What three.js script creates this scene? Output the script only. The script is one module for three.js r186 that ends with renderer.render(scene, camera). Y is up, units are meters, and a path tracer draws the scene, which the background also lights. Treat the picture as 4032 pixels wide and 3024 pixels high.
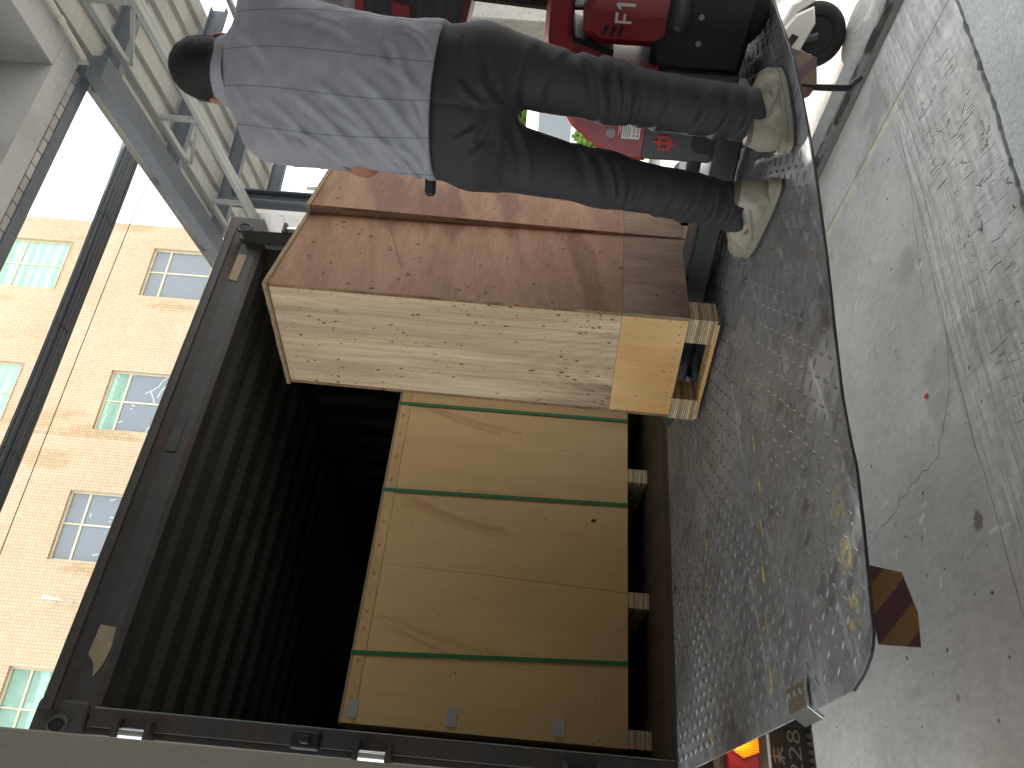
import * as THREE from 'three';
import { RoundedBoxGeometry } from 'three/addons/geometries/RoundedBoxGeometry.js';
import { mergeGeometries, mergeVertices } from 'three/addons/utils/BufferGeometryUtils.js';

// ---------------------------------------------------------------- camera, sky, sun, exposure
const scene = new THREE.Scene();
const rad = (d) => d * Math.PI / 180;
const V = (x, y, z) => new THREE.Vector3(x, y, z);
const YAW = rad(32.794), PITCH = rad(1.443), ROLL = rad(4.651);
const camera = new THREE.PerspectiveCamera(54.13, 4 / 3, 0.05, 600);
camera.position.set(0, 1.55, 0);
{ // the phone was held upright but the picture is stored on its side: the picture's left is the world's up
  const fw = V(Math.sin(YAW) * Math.cos(PITCH), Math.sin(PITCH), -Math.cos(YAW) * Math.cos(PITCH));
  const r0 = V(0, 0, 0).crossVectors(fw, V(0, 1, 0)).normalize();
  const u0 = V(0, 0, 0).crossVectors(r0, fw);
  const r = r0.clone().multiplyScalar(Math.cos(ROLL)).addScaledVector(u0, Math.sin(ROLL));
  const u = u0.clone().multiplyScalar(Math.cos(ROLL)).addScaledVector(r0, -Math.sin(ROLL));
  const m = new THREE.Matrix4().makeBasis(u.clone().negate(), r, fw.clone().negate());
  camera.quaternion.setFromRotationMatrix(m);
}
scene.add(camera);
const SUN = V(0.68, 1.19, -0.73).normalize();
{ // hazy bright sky, computed
  const w = 256, h = 128, data = new Float32Array(w * h * 4);
  for (let j = 0; j < h; j++) for (let i = 0; i < w; i++) {
    const el = ((j + 0.5) / h - 0.5) * Math.PI, s = Math.sin(el), k = j >= h / 2 ? 0.95 - 0.1 * s : 0.35;
    const c = j >= h / 2 ? [0.93 - 0.08 * s, 0.965 - 0.03 * s, 1.0] : [0.8, 0.78, 0.74];
    const o = (j * w + i) * 4;
    for (let q = 0; q < 3; q++) data[o + q] = c[q] * k;
    data[o + 3] = 1;
  }
  const t = new THREE.DataTexture(data, w, h, THREE.RGBAFormat, THREE.FloatType);
  t.mapping = THREE.EquirectangularReflectionMapping; t.magFilter = THREE.LinearFilter; t.minFilter = THREE.LinearFilter; t.needsUpdate = true;
  scene.background = t; scene.environment = t;
}
const sun = new THREE.DirectionalLight(new THREE.Color(1, 0.95, 0.87), 3.4);
sun.target.position.set(3, 0, -3); sun.position.copy(SUN).multiplyScalar(40).add(sun.target.position); scene.add(sun, sun.target);
sun.castShadow = true; sun.shadow.radius = 4; sun.shadow.mapSize.set(2048, 2048);
Object.assign(sun.shadow.camera, { left: -25, right: 25, top: 25, bottom: -25, near: 1, far: 90 });
const renderer = new THREE.WebGLRenderer({ antialias: true });
renderer.setSize(1024, 768);
renderer.toneMapping = THREE.LinearToneMapping;
renderer.toneMappingExposure = 2.85;
renderer.shadowMap.enabled = true;

// ---------------------------------------------------------------- helpers
function rng(seed) { let s = seed >>> 0; return () => { s = (s + 0x6D2B79F5) | 0; let t = Math.imul(s ^ (s >>> 15), 1 | s); t = (t + Math.imul(t ^ (t >>> 7), 61 | t)) ^ t; return ((t ^ (t >>> 14)) >>> 0) / 4294967296; }; }
const hash = (x, y) => { let h = Math.imul(x, 374761393) + Math.imul(y, 668265263); h = Math.imul(h ^ (h >>> 13), 1274126177); return ((h ^ (h >>> 16)) >>> 0) / 4294967296; };
function vnoise(x, y) { const i = Math.floor(x), j = Math.floor(y), u = x - i, v = y - j, a = u * u * (3 - 2 * u), b = v * v * (3 - 2 * v); return (hash(i, j) * (1 - a) + hash(i + 1, j) * a) * (1 - b) + (hash(i, j + 1) * (1 - a) + hash(i + 1, j + 1) * a) * b; }
function fbm(x, y, n = 4) { let s = 0, a = 0.5, t = 0; for (let k = 0; k < n; k++) { s += a * vnoise(x, y); t += a; a *= 0.5; x = x * 2.03 + 17.1; y = y * 2.03 + 5.7; } return s / t; }
const mix = (a, b, t) => a + (b - a) * t;
const clamp = (x, a = 0, b = 1) => Math.min(b, Math.max(a, x));
const sm = (a, b, x) => { const t = clamp((x - a) / (b - a)); return t * t * (3 - 2 * t); };
// colour texture drawn on a canvas: fn(x, y) in metres gives sRGB bytes, then draw() adds marks; covers w x h metres, v up
function tex(wm, hm, px, fn, draw, data = false) {
  const W = Math.round(wm * px), H = Math.round(hm * px), c = document.createElement('canvas'); c.width = W; c.height = H;
  const g = c.getContext('2d'), im = g.createImageData(W, H);
  for (let j = 0; j < H; j++) for (let i = 0; i < W; i++) {
    const q = fn((i + 0.5) / px, hm - (j + 0.5) / px), o = (j * W + i) * 4;
    im.data[o] = q[0]; im.data[o + 1] = q[1]; im.data[o + 2] = q[2]; im.data[o + 3] = 255;
  }
  g.putImageData(im, 0, 0);
  if (draw) { g.save(); g.translate(0, H); g.scale(px, -px); draw(g); g.restore(); }
  const t = new THREE.CanvasTexture(c);
  t.colorSpace = data ? THREE.NoColorSpace : THREE.SRGBColorSpace; t.wrapS = t.wrapT = THREE.RepeatWrapping; t.magFilter = THREE.LinearFilter;
  t.repeat.set(1 / wm, 1 / hm);
  return t;
}
const M = (o) => { const m = new THREE.MeshPhysicalMaterial({ roughness: 0.8, metalness: 0, ...o }); return m; };
const lin = (r, g, b) => new THREE.Color().setRGB(r, g, b);
// uv in metres, from the face's main axis
function muv(geo, dx = 0, dy = 0, swap = false) {
  const g = geo.index ? geo.toNonIndexed() : geo, p = g.attributes.position, uv = new Float32Array(p.count * 2);
  const a = V(), b = V(), c = V(), n = V();
  for (let i = 0; i < p.count; i += 3) {
    a.fromBufferAttribute(p, i); b.fromBufferAttribute(p, i + 1); c.fromBufferAttribute(p, i + 2);
    n.crossVectors(b.clone().sub(a), c.clone().sub(a)); const ax = Math.abs(n.x), ay = Math.abs(n.y), az = Math.abs(n.z);
    [a, b, c].forEach((q, k) => {
      let u, v; if (ay >= ax && ay >= az) { u = q.x; v = -q.z; } else if (ax >= az) { u = q.z; v = q.y; } else { u = q.x; v = q.y; }
      if (swap) [u, v] = [v, u];
      uv[(i + k) * 2] = u + dx; uv[(i + k) * 2 + 1] = v + dy;
    });
  }
  g.setAttribute('uv', new THREE.BufferAttribute(uv, 2));
  return g;
}
const bx = (w, h, d, x = 0, y = 0, z = 0, bev = 0) => (bev ? new RoundedBoxGeometry(w, h, d, 1, bev) : new THREE.BoxGeometry(w, h, d)).translate(x, y, z);
// box between two corners
const bb = (x0, y0, z0, x1, y1, z1, bev = 0) => bx(Math.abs(x1 - x0), Math.abs(y1 - y0), Math.abs(z1 - z0), (x0 + x1) / 2, (y0 + y1) / 2, (z0 + z1) / 2, bev);
function bar(a, b, w, h = w) { // square bar from a to b
  const A = V(...a), B = V(...b), g = new THREE.BoxGeometry(w, h, A.distanceTo(B));
  const o = new THREE.Object3D(); o.position.copy(A).add(B).multiplyScalar(0.5); o.lookAt(B); o.updateMatrix(); return g.applyMatrix4(o.matrix);
}
const tube = (pts, r, seg = 24, rs = 8, closed = false) => new THREE.TubeGeometry(new THREE.CatmullRomCurve3(pts.map((q) => V(...q)), closed, 'catmullrom', 0.35), seg, r, rs, closed);
function cyl(a, b, r, n = 16, r2 = r) { const A = V(...a), B = V(...b), g = new THREE.CylinderGeometry(r2, r, A.distanceTo(B), n); const o = new THREE.Object3D(); o.position.copy(A).add(B).multiplyScalar(0.5); o.quaternion.setFromUnitVectors(V(0, 1, 0), B.clone().sub(A).normalize()); o.updateMatrix(); return g.applyMatrix4(o.matrix); }
const merge = (list) => mergeGeometries(list.map((g) => { const q = g.index ? g.toNonIndexed() : g; for (const k of Object.keys(q.attributes)) if (!['position', 'normal', 'uv'].includes(k)) q.deleteAttribute(k); if (!q.attributes.uv) q.setAttribute('uv', new THREE.BufferAttribute(new Float32Array(q.attributes.position.count * 2), 2)); return q; }));
function extr(pts, depth, bev = 0, holes = []) { // outline in xy, extruded along +z
  const s = new THREE.Shape(pts.map((q) => new THREE.Vector2(...q))); for (const h of holes) s.holes.push(new THREE.Path(h.map((q) => new THREE.Vector2(...q))));
  return new THREE.ExtrudeGeometry(s, { depth, bevelEnabled: bev > 0, bevelSize: bev, bevelThickness: bev, bevelSegments: 1, curveSegments: 8 });
}
// a plan outline (x, z) made into a plate between heights y0 and y1
function plate(pts, y0, y1) { const g = extr(pts.map(([x, z]) => [x, -z]), y1 - y0); g.rotateX(-Math.PI / 2); return g.translate(0, y0, 0); }
const taken = {};
function numbered(n) { taken[n] = (taken[n] ?? -1) + 1; return taken[n] ? n + '_' + String(taken[n]).padStart(3, '0') : n; }
function thing(name, label, category, pos = [0, 0, 0], ry = 0, group) {
  const o = new THREE.Group(); o.name = numbered(name); o.position.set(...pos); o.rotation.y = ry; o.userData = { label, category }; if (group) o.userData.group = group; scene.add(o); return o;
}
function part(parent, name, geo, mat, label) {
  const m = new THREE.Mesh(Array.isArray(geo) ? merge(geo) : geo, mat); m.name = name; m.castShadow = m.receiveShadow = true; if (label) m.userData.label = label; parent.add(m); return m;
}
function struct(name, geo, mat, label, category) { const m = part(scene, numbered(name), geo, mat); m.userData = { kind: 'structure', label, category }; return m; }
// site axes: the buildings stand turned 7.6 degrees against the lorry
const TH = rad(7.6), E1 = V(Math.cos(TH), 0, Math.sin(TH)), E2 = V(Math.sin(TH), 0, -Math.cos(TH));
const PY = 0.95; // height of the tail lift and the load floor

// ---------------------------------------------------------------- materials
const grey = (v, t = 0) => [v + t, v, v - t];
const bumpTex = (wm, hm, px, fn, draw) => tex(wm, hm, px, (x, y) => { const v = clamp(fn(x, y)) * 255; return [v, v, v]; }, draw, true);
const tConc = tex(2, 2, 384, (x, y) => { const n = fbm(x * 3, y * 3, 5), s = fbm(x * 40, y * 40, 3), q = fbm(x * 1.1 + 9, y * 1.1, 3); const v = 152 + 42 * (n - 0.5) + 26 * (s - 0.5) + 26 * (q - 0.5); return [v + 1, v, v - 6]; });
const bConc = bumpTex(1, 1, 512, (x, y) => 0.6 * fbm(x * 14, y * 14, 4) + 0.4 * fbm(x * 90, y * 90, 2));
// main floor: 5 x 5 m sheet, x -0.6..4.4 and z -5.1..-0.1 (v = -z)
const FX = -0.6, FZ = 0.1;
const rF = rng(5);
const floorMarks = (g, bump) => {
  const R = rng(77), col = (c) => (bump ? 'rgba(0,0,0,' + c + ')' : 'rgba(52,47,42,' + c + ')');
  const line = (pts, w, c) => { g.strokeStyle = col(c); g.lineWidth = w; g.lineCap = 'round'; g.beginPath(); pts.forEach(([x, z], i) => (i ? g.lineTo(x - FX, -z - FZ) : g.moveTo(x - FX, -z - FZ))); g.stroke(); };
  const crooked = (x0, z0, x1, z1, n, j) => { const p = []; for (let i = 0; i <= n; i++) { const t = i / n, e = i && i < n ? 1 : 0; p.push([mix(x0, x1, t) + e * (R() - 0.5) * j, mix(z0, z1, t) + e * (R() - 0.5) * j]); } return p; };
  // the thin running crack and its branches
  line([...crooked(1.43, -2.5, 1.425, -2.7, 5, 0.02), ...crooked(1.425, -2.7, 1.37, -2.92, 8, 0.025), ...crooked(1.37, -2.92, 1.33, -3.2, 9, 0.02)], 0.0026, 0.7);
  line(crooked(1.43, -2.5, 1.62, -2.32, 9, 0.02), 0.003, 0.75);
  line(crooked(1.62, -2.32, 1.95, -2.2, 10, 0.02), 0.002, 0.5);
  line(crooked(2.6, -2.2, 2.05, -2.33, 12, 0.02), 0.0025, 0.5);
  line(Array.from({ length: 30 }, (_, i) => { const x = 0.5 + i * 0.085; return [x, -2.262 + (x > 1.5 ? 0.06 * (x - 1.5) : 0) + 0.012 * (R() - 0.5)]; }), 0.004, 0.35);
  // chisel scratches in the rough strip, most of them running the same way
  for (let i = 0; i < 260; i++) {
    const x = mix(1.1, 2.95, Math.pow(R(), 0.8)), z = mix(-2.02, -1.70, R()), a = 1.32 + (R() - 0.5) * 0.35, l = 0.015 + R() * R() * 0.10;
    line(crooked(x, z, x + Math.cos(a) * l, z - Math.sin(a) * l, 3, 0.01), 0.0010 + R() * R() * 0.0042, 0.25 + R() * 0.45);
  }
  for (let i = 0; i < 22; i++) { const x = mix(1.3, 2.7, R()), z = mix(-2.0, -1.72, R()); line(crooked(x, z, x + (R() - 0.5) * 0.14, z + (R() - 0.5) * 0.07, 5, 0.03), 0.002 + R() * 0.002, 0.4 + R() * 0.4); }
  // long trowel lines
  for (let i = 0; i < 120; i++) { const x = mix(0.6, 3.0, R()), z = mix(-2.25, -1.95, R()), l = 0.2 + R() * 0.6; line([[x, z + 0.03 * Math.sin(x * 3)], [x + l, z + 0.03 * Math.sin((x + l) * 3) + 0.01]], 0.0012 + R() * 0.002, 0.1 + R() * 0.22); }
  for (let i = 0; i < 160; i++) { const x = mix(0.2, 3.4, R()), z = mix(-4.6, -1.8, R()); g.fillStyle = col(0.25 + R() * 0.55); g.beginPath(); g.ellipse(x - FX, -z - FZ, 0.002 + R() * R() * 0.012, 0.002 + R() * 0.005, R() * 3, 0, 7); g.fill(); }
};
const tFloor = tex(5, 5, 400, (x, y) => {
  const n = fbm(x * 2.2, y * 2.2, 5), s = fbm(x * 60, y * 30, 3), q = fbm(x * 0.8 + 4, y * 0.8 + 2, 3), z = -(y + FZ), X = x + FX;
  const rough = sm(-2.27, -2.25, z + 0.03 * (fbm(x * 4, y * 4, 3) - 0.5) + 0.06 * (X - 1.5) * (X > 1.5 ? -1 : 0)), streak = fbm(x * 7, y * 55, 3);
  let v = 178 + 42 * (n - 0.5) + 22 * (s - 0.5) + 36 * (q - 0.5) + rough * (12 + 50 * (streak - 0.5) + 24 * (fbm(x * 40, y * 40, 3) - 0.5));
  const st = sm(0.64, 0.74, fbm(x * 3.1 + 30, y * 3.1, 4)); v -= 20 * st;
  const warm = 5 + 5 * (fbm(x * 1.6 + 3, y * 1.6, 2) - 0.5);
  return [v + 2, v, v - warm];
}, (g) => {
  floorMarks(g, false);
  const R = rng(3);
  for (const [x, z, r, a] of [[1.12, -2.36, 0.05, 0.5], [1.2, -2.72, 0.014, 0.4], [0.62, -2.72, 0.02, 0.3], [2.0, -2.6, 0.016, 0.3]]) { for (let q = 0; q < 2; q++) { g.fillStyle = 'rgba(76,70,64,' + a * (0.5 + 0.5 * q) + ')'; g.beginPath(); for (let k = 0; k < 15; k++) { const t = k / 15 * 6.283, w = r * (0.55 + 0.5 * R()) * (1 - 0.25 * q); const u = x - FX + Math.cos(t) * w, v = -z - FZ + Math.sin(t) * w * 0.8; k ? g.lineTo(u, v) : g.moveTo(u, v); } g.fill(); } }
  for (let i = 0; i < 900; i++) { const x = mix(0.2, 3.4, R()), z = mix(-4.4, -1.7, R()), d = R() < 0.5; g.fillStyle = d ? 'rgba(104,98,90,' + (0.03 + 0.08 * R()) + ')' : 'rgba(216,214,206,' + (0.03 + 0.08 * R()) + ')'; const s = 0.006 + R() * R() * 0.05; g.beginPath(); for (let k = 0; k < 9; k++) { const t = k / 9 * 6.283, w = s * (0.3 + 0.9 * R()); const u = x - FX + Math.cos(t) * w * 1.4, v = -z - FZ + Math.sin(t) * w * 0.7; k ? g.lineTo(u, v) : g.moveTo(u, v); } g.fill(); }
  // worn yellow paint beside the straight joint
  for (let i = 0; i < 700; i++) { const z = mix(-4.4, -2.05, R()); g.fillStyle = 'rgba(222,206,146,' + (0.04 + 0.16 * R()) + ')'; g.fillRect(3.055 - 0.035 * R() - FX, -z - FZ, 0.006 + R() * 0.014, 0.01 + R() * 0.03); }
  for (let i = 0; i < 26; i++) { g.fillStyle = 'rgba(214,212,206,0.5)'; const x = mix(1.0, 3.0, R()), z = mix(-3.1, -2.2, R()); g.beginPath(); g.ellipse(x - FX, -z - FZ, 0.004 + R() * 0.008, 0.01 + R() * 0.03, R(), 0, 7); g.fill(); }
});
const bFloor = bumpTex(5, 5, 400, (x, y) => { const z = -(y + FZ), rough = sm(-2.3, -2.15, z); return 0.62 + (0.1 + 0.25 * rough) * (fbm(x * 22, y * 30, 4) - 0.5) + 0.2 * rough * (fbm(x * 6, y * 60, 3) - 0.5) + 0.12 * (fbm(x * 4, y * 4, 3) - 0.5); }, (g) => floorMarks(g, true));
for (const t of [tFloor, bFloor]) t.offset.set(-FX / 5, -FZ / 5);
const mFloor = M({ map: tFloor, bumpMap: bFloor, bumpScale: 0.014, roughness: 0.6 });
const tStip = tex(1.5, 1.5, 512, (x, y) => { const v = 198 + 26 * (fbm(x * 5, y * 5, 4) - 0.5) + 34 * (fbm(x * 110, y * 110, 2) - 0.5); return [v - 1, v, v - 1]; });
const bStip = bumpTex(0.6, 0.6, 512, (x, y) => 0.5 * fbm(x * 120, y * 120, 2) + 0.5 * fbm(x * 30, y * 30, 3));
const mStip = M({ map: tStip, bumpMap: bStip, bumpScale: 0.004, roughness: 0.85 });
const mGround = M({ map: tex(2, 2, 384, (x, y) => { const v = 188 + 34 * (fbm(x * 3, y * 3, 5) - 0.5) + 22 * (fbm(x * 40, y * 40, 3) - 0.5); return [v + 4, v - 2, v - 10]; }), bumpMap: bConc, bumpScale: 0.006, roughness: 0.9 });
const mConc = M({ map: tConc, bumpMap: bConc, bumpScale: 0.004, roughness: 0.88 });
const tPlaster = tex(3, 3, 256, (x, y) => { const v = 176 + 20 * (fbm(x * 1.3, y * 1.3, 4) - 0.5) + 10 * (fbm(x * 40, y * 40, 2) - 0.5); const d = 14 * sm(0.6, 0.75, fbm(x * 2.3 + 7, y * 2.3, 4)); return [v - 2 - d, v - d, v + 1 - d]; });
const mPlaster = M({ map: tPlaster, bumpMap: bConc, bumpScale: 0.002, roughness: 0.9 });
const tOlive = tex(1, 3, 300, (x, y) => { const v = 146 + 14 * (fbm(x * 2, y * 2, 4) - 0.5) + 8 * (fbm(x * 70, y * 70, 2) - 0.5); return [v + 3, v - 1, v - 16]; }, (g) => {
  const R = rng(19); for (let i = 0; i < 34; i++) { const x = R(), y = R() * 3, s = 0.008 + R() * 0.03; for (let k = 0; k < 9; k++) { g.fillStyle = 'rgba(60,54,40,' + (0.08 + R() * 0.14) + ')'; g.beginPath(); g.ellipse(x + (R() - 0.5) * s, y + (R() - 0.5) * s * 1.5, s * 0.25, s * 0.2, R() * 3, 0, 7); g.fill(); } }
});
const mOlive = M({ map: tOlive, bumpMap: bConc, bumpScale: 0.0015, roughness: 0.8 });
// wood
function knots(g, R, n, w, h, colr, lo, hi, asp, clump = 0) { let cx = 0, cy = 0; for (let i = 0; i < n; i++) { if (!clump || i % clump === 0) { cx = R() * w; cy = R() * h; } const x = clump ? cx + (R() - 0.5) * 0.09 : R() * w, y = clump ? cy + (R() - 0.5) * 0.25 : R() * h, s = mix(lo, hi, Math.pow(R(), 2.5)); g.fillStyle = colr(0.45 + 0.5 * R()); g.beginPath(); g.ellipse(x, y, s, s * asp * (0.6 + R() * 0.8), (R() - 0.5) * 0.4, 0, 7); g.fill(); } }
const tPlyLight = tex(0.5, 1.5, 900, (x, y) => {
  const wv = 0.02 * (fbm(x * 3, y * 2.2, 3) - 0.5), g1 = fbm((x + wv) * 34, y * 2.1, 4), g2 = fbm((x + wv) * 170, y * 7, 3), big = fbm(x * 5 + 3, y * 1.4, 3);
  const arch = Math.sin(((x - 0.2 + wv * 3) * (x - 0.2) * 26 + y * 1.6) * 44) * sm(0.5, 0.25, y) * 5;
  let v = 58 * (g1 - 0.5) + 36 * (g2 - 0.5) + 30 * (big - 0.5) + arch; const dk = 26 * sm(0.60, 0.78, fbm((x + wv) * 22 + 11, y * 1.6, 4));
  return [214 + v - dk, 188 + v - dk * 0.95, 154 + v * 0.95 - dk * 0.75];
}, (g) => {
  const R = rng(11); const c = (a) => 'rgba(62,40,22,' + a + ')';
  knots(g, R, 330, 0.5, 1.5, c, 0.0009, 0.0034, 2.6, 6); knots(g, R, 110, 0.5, 0.7, c, 0.0009, 0.0034, 2.6, 5);
  g.lineCap = 'round';
  for (let i = 0; i < 240; i++) { const x = R() * 0.5, y = R() * 1.5, l = 0.01 + R() * 0.06; g.strokeStyle = 'rgba(96,72,48,' + (0.10 + R() * 0.22) + ')'; g.lineWidth = 0.0008 + R() * 0.0016; g.beginPath(); g.moveTo(x, y); g.quadraticCurveTo(x + (R() - 0.5) * 0.01, y + l / 2, x + (R() - 0.5) * 0.008, y + l); g.stroke(); }
});
const tPlyGold = tex(0.5, 0.4, 900, (x, y) => { const g1 = fbm(x * 16, y * 4, 4), g2 = fbm(x * 120, y * 8, 3), big = fbm(x * 6 + 3, y * 3, 3); const v = 26 * (g1 - 0.5) + 16 * (g2 - 0.5), b = 34 * (big - 0.5); return [228 + v + b * 0.4, 184 + v + b, 122 + v + b * 1.3]; }, (g) => { const R = rng(12); knots(g, R, 26, 0.5, 0.4, (a) => 'rgba(86,48,22,' + a + ')', 0.001, 0.004, 1.6); });
const tPlyBrown = tex(1.0, 1.5, 640, (x, y) => {
  const wv = 0.05 * (fbm(x * 2.2, y * 2.6, 3) - 0.5), X = x * 0.97 + y * 0.24, Y = y * 0.97 - x * 0.24, g1 = fbm(X * 3, (Y + wv) * 20, 4), g2 = fbm(x * 22, y * 120, 3), big = fbm(X * 2.6 + 3, (Y + wv) * 9, 4);
  const dk = 0.8 * sm(0.50, 0.70, big), v = 34 * (g1 - 0.5) + 24 * (g2 - 0.5);
  return [152 + v - 36 * dk, 114 + v - 36 * dk, 82 + v - 31 * dk];
}, (g) => {
  const R = rng(14); const c = (a) => 'rgba(74,42,28,' + a * 0.95 + ')';
  knots(g, R, 170, 1.0, 1.5, (a) => 'rgba(120,74,50,' + a * 0.6 + ')', 0.003, 0.011, 0.8); knots(g, R, 240, 1.0, 1.5, c, 0.0026, 0.0075, 0.9); knots(g, R, 110, 1.0, 1.5, c, 0.0012, 0.004, 0.9, 7);
  for (let i = 0; i < 7; i++) { const x = R(), y = R() * 1.5, l = 0.05 + R() * 0.16; g.strokeStyle = 'rgba(84,48,34,' + (0.2 + R() * 0.25) + ')'; g.lineWidth = 0.001 + R() * 0.0012; g.beginPath(); g.moveTo(x, y); g.lineTo(x + l, y + l * 0.27 * (0.6 + R())); g.stroke(); }
  g.strokeStyle = 'rgba(66,36,26,0.8)'; g.lineWidth = 0.0022; g.beginPath(); g.moveTo(0.16, 0.80); g.lineTo(0.46, 0.92); g.stroke();
});
const tPlyDark = tex(1.0, 0.4, 640, (x, y) => { const wv = 0.06 * (fbm(x * 3, y * 3, 3) - 0.5), g1 = fbm((x + wv) * 26, y * 5, 4), g2 = fbm(x * 130, y * 20, 3), big = fbm(x * 4 + 3, y * 3, 3); const v = 46 * (g1 - 0.5) + 18 * (g2 - 0.5) + 26 * (big - 0.5); return [146 + v, 120 + v, 96 + v * 0.9]; }, (g) => { const R = rng(17); knots(g, R, 90, 1, 0.4, (a) => 'rgba(70,40,24,' + a + ')', 0.001, 0.005, 1.4); });
const tPlyBeige = tex(1.8, 1.2, 600, (x, y) => { const wv = 0.03 * (fbm(x * 3, y * 2, 3) - 0.5), g1 = fbm((x + wv) * 10, y * 2.4, 4), g2 = fbm((x + wv) * 90, y * 6, 3), big = fbm(x * 2 + 1, y * 1.2, 3); const v = 16 * (g1 - 0.5) + 9 * (g2 - 0.5) + 14 * (big - 0.5); return [206 + v, 170 + v, 118 + v * 0.8]; }, (g) => {
  const R = rng(23); // long curved darker heartwood streaks, as on the veneer
  for (const x0 of [0.30, 0.86, 1.40]) for (let k = 0; k < 5; k++) { g.strokeStyle = 'rgba(164,118,66,' + (0.12 + 0.08 * R()) + ')'; g.lineWidth = 0.010 + R() * 0.016; g.lineCap = 'butt'; g.beginPath(); const o = (R() - 0.5) * 0.05; g.moveTo(x0 + 0.12 + o, 1.09 - R() * 0.08); g.bezierCurveTo(x0 + 0.09 + o, 0.94, x0 + 0.03 + o, 0.85, x0 + 0.0 + o, 0.52 + R() * 0.15); g.stroke(); }
  knots(g, R, 30, 1.8, 1.14, (a) => 'rgba(54,34,18,' + a + ')', 0.0015, 0.0042, 1); knots(g, R, 60, 1.8, 1.14, (a) => 'rgba(120,78,40,' + a * 0.5 + ')', 0.001, 0.004, 1.6);
  g.strokeStyle = 'rgba(60,44,28,0.65)'; g.lineWidth = 0.0022; g.beginPath(); g.moveTo(0.63, 0); g.lineTo(0.655, 0.62); g.stroke(); g.strokeStyle = 'rgba(120,92,58,0.5)'; g.beginPath(); g.moveTo(0.655, 0.62); g.lineTo(0.668, 1.15); g.stroke();
});
const tPlyBand = tex(1.8, 0.1, 600, (x, y) => { const g1 = fbm(x * 5, y * 50, 4), big = fbm(x * 6 + 1, y * 2, 3); const v = 20 * (g1 - 0.5) + 26 * (big - 0.5); return [206 + v, 168 + v, 114 + v]; }, (g) => { const R = rng(31); for (let i = 0; i < 13; i++) { const x = 0.03 + i * 0.138 + R() * 0.09; for (const [s, a] of [[0.008, 0.25], [0.004, 0.4]]) { g.fillStyle = 'rgba(120,72,34,' + a + ')'; g.beginPath(); g.ellipse(x, 0.03, s * 1.3, s, 0, 0, 7); g.fill(); } } });
const tLam = tex(0.3, 0.09, 1400, (x, y) => { const k = Math.floor(y / 0.0066), f = y / 0.0066 - k, h = hash(k, 3), e = sm(0, 0.14, f) * sm(1, 0.86, f); const g = fbm(x * 60, y * 400, 3), g2 = fbm(x * 14 + k * 7, k * 3.1, 3); const v = mix(70, 150 + 70 * h + 50 * (g2 - 0.5), e) + 46 * (g - 0.5); return [v + 8, v - 14, v - 48]; });
const mPlyLight = M({ map: tPlyLight, roughness: 0.75 }), mPlyGold = M({ map: tPlyGold, roughness: 0.7 }), mPlyBrown = M({ map: tPlyBrown, roughness: 0.7 }), mPlyDark = M({ map: tPlyDark, roughness: 0.75 }), mPlyBeige = M({ map: tPlyBeige, roughness: 0.7 }), mPlyBand = M({ map: tPlyBand, roughness: 0.7 }), mLam = M({ map: tLam, bumpMap: tLam, bumpScale: 0.0015, roughness: 0.85 });
const tEdge = tex(0.5, 0.02, 900, (x, y) => { const k = Math.floor(y / 0.0035), v = 160 + 60 * (hash(k, 9) - 0.5) + 50 * (fbm(x * 90, y * 300, 3) - 0.5); return [v, v - 22, v - 50]; });
const mPlyEdge = M({ map: tEdge, roughness: 0.85 });
// metals and paints
const tSteel = tex(1.2, 1.2, 512, (x, y) => { const n = fbm(x * 6, y * 6, 5), s = fbm(x * 50, y * 50, 3), d = sm(0.52, 0.7, fbm(x * 3 + 8, y * 3, 5)), sc = sm(0.66, 0.8, fbm(x * 8, y * 90, 3)); const v = 74 + 30 * (n - 0.5) + 26 * (s - 0.5) + 34 * d + 22 * sc; return [v - 2, v, v + 3]; });
const mRust = M({ map: tex(1, 1, 256, (x, y) => { const n = fbm(x * 5, y * 5, 5), s = fbm(x * 60, y * 60, 2), r = sm(0.5, 0.72, fbm(x * 2.3 + 3, y * 7, 4)); const v = 62 + 20 * (n - 0.5) + 12 * (s - 0.5); return [v + 12 * r, v + 2 * r, v - 4 * r]; }), roughness: 0.6, metalness: 0.25 });
const mHeader = M({ map: tex(1, 1, 256, (x, y) => { const n = fbm(x * 4, y * 4, 5), s = fbm(x * 60, y * 60, 2), r = sm(0.48, 0.75, fbm(x * 2 + 3, y * 6, 4)); const v = 76 + 22 * (n - 0.5) + 12 * (s - 0.5); return [v + 6 * r, v - 4 * r, v - 8 * r]; }), roughness: 0.55, metalness: 0.15 });
const mInside = M({ map: tex(1, 1, 256, (x, y) => { const v = 78 + 18 * (fbm(x * 4, y * 4, 4) - 0.5) + 8 * (fbm(x * 60, y * 60, 2) - 0.5); return [v, v, v - 3]; }), roughness: 0.65 });
const mBlack = M({ color: lin(0.012, 0.0125, 0.013), roughness: 0.55 }), mRubber = M({ color: lin(0.016, 0.016, 0.017), roughness: 0.85 });
const mBlackGloss = M({ map: tex(0.6, 0.6, 256, (x, y) => { const v = 52 + 10 * (fbm(x * 12, y * 12, 4) - 0.5) + 12 * sm(0.62, 0.8, fbm(x * 5, y * 40, 3)); return [v - 1, v + 2, v + 2]; }), roughness: 0.42, clearcoat: 0.25, clearcoatRoughness: 0.4 });
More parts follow.
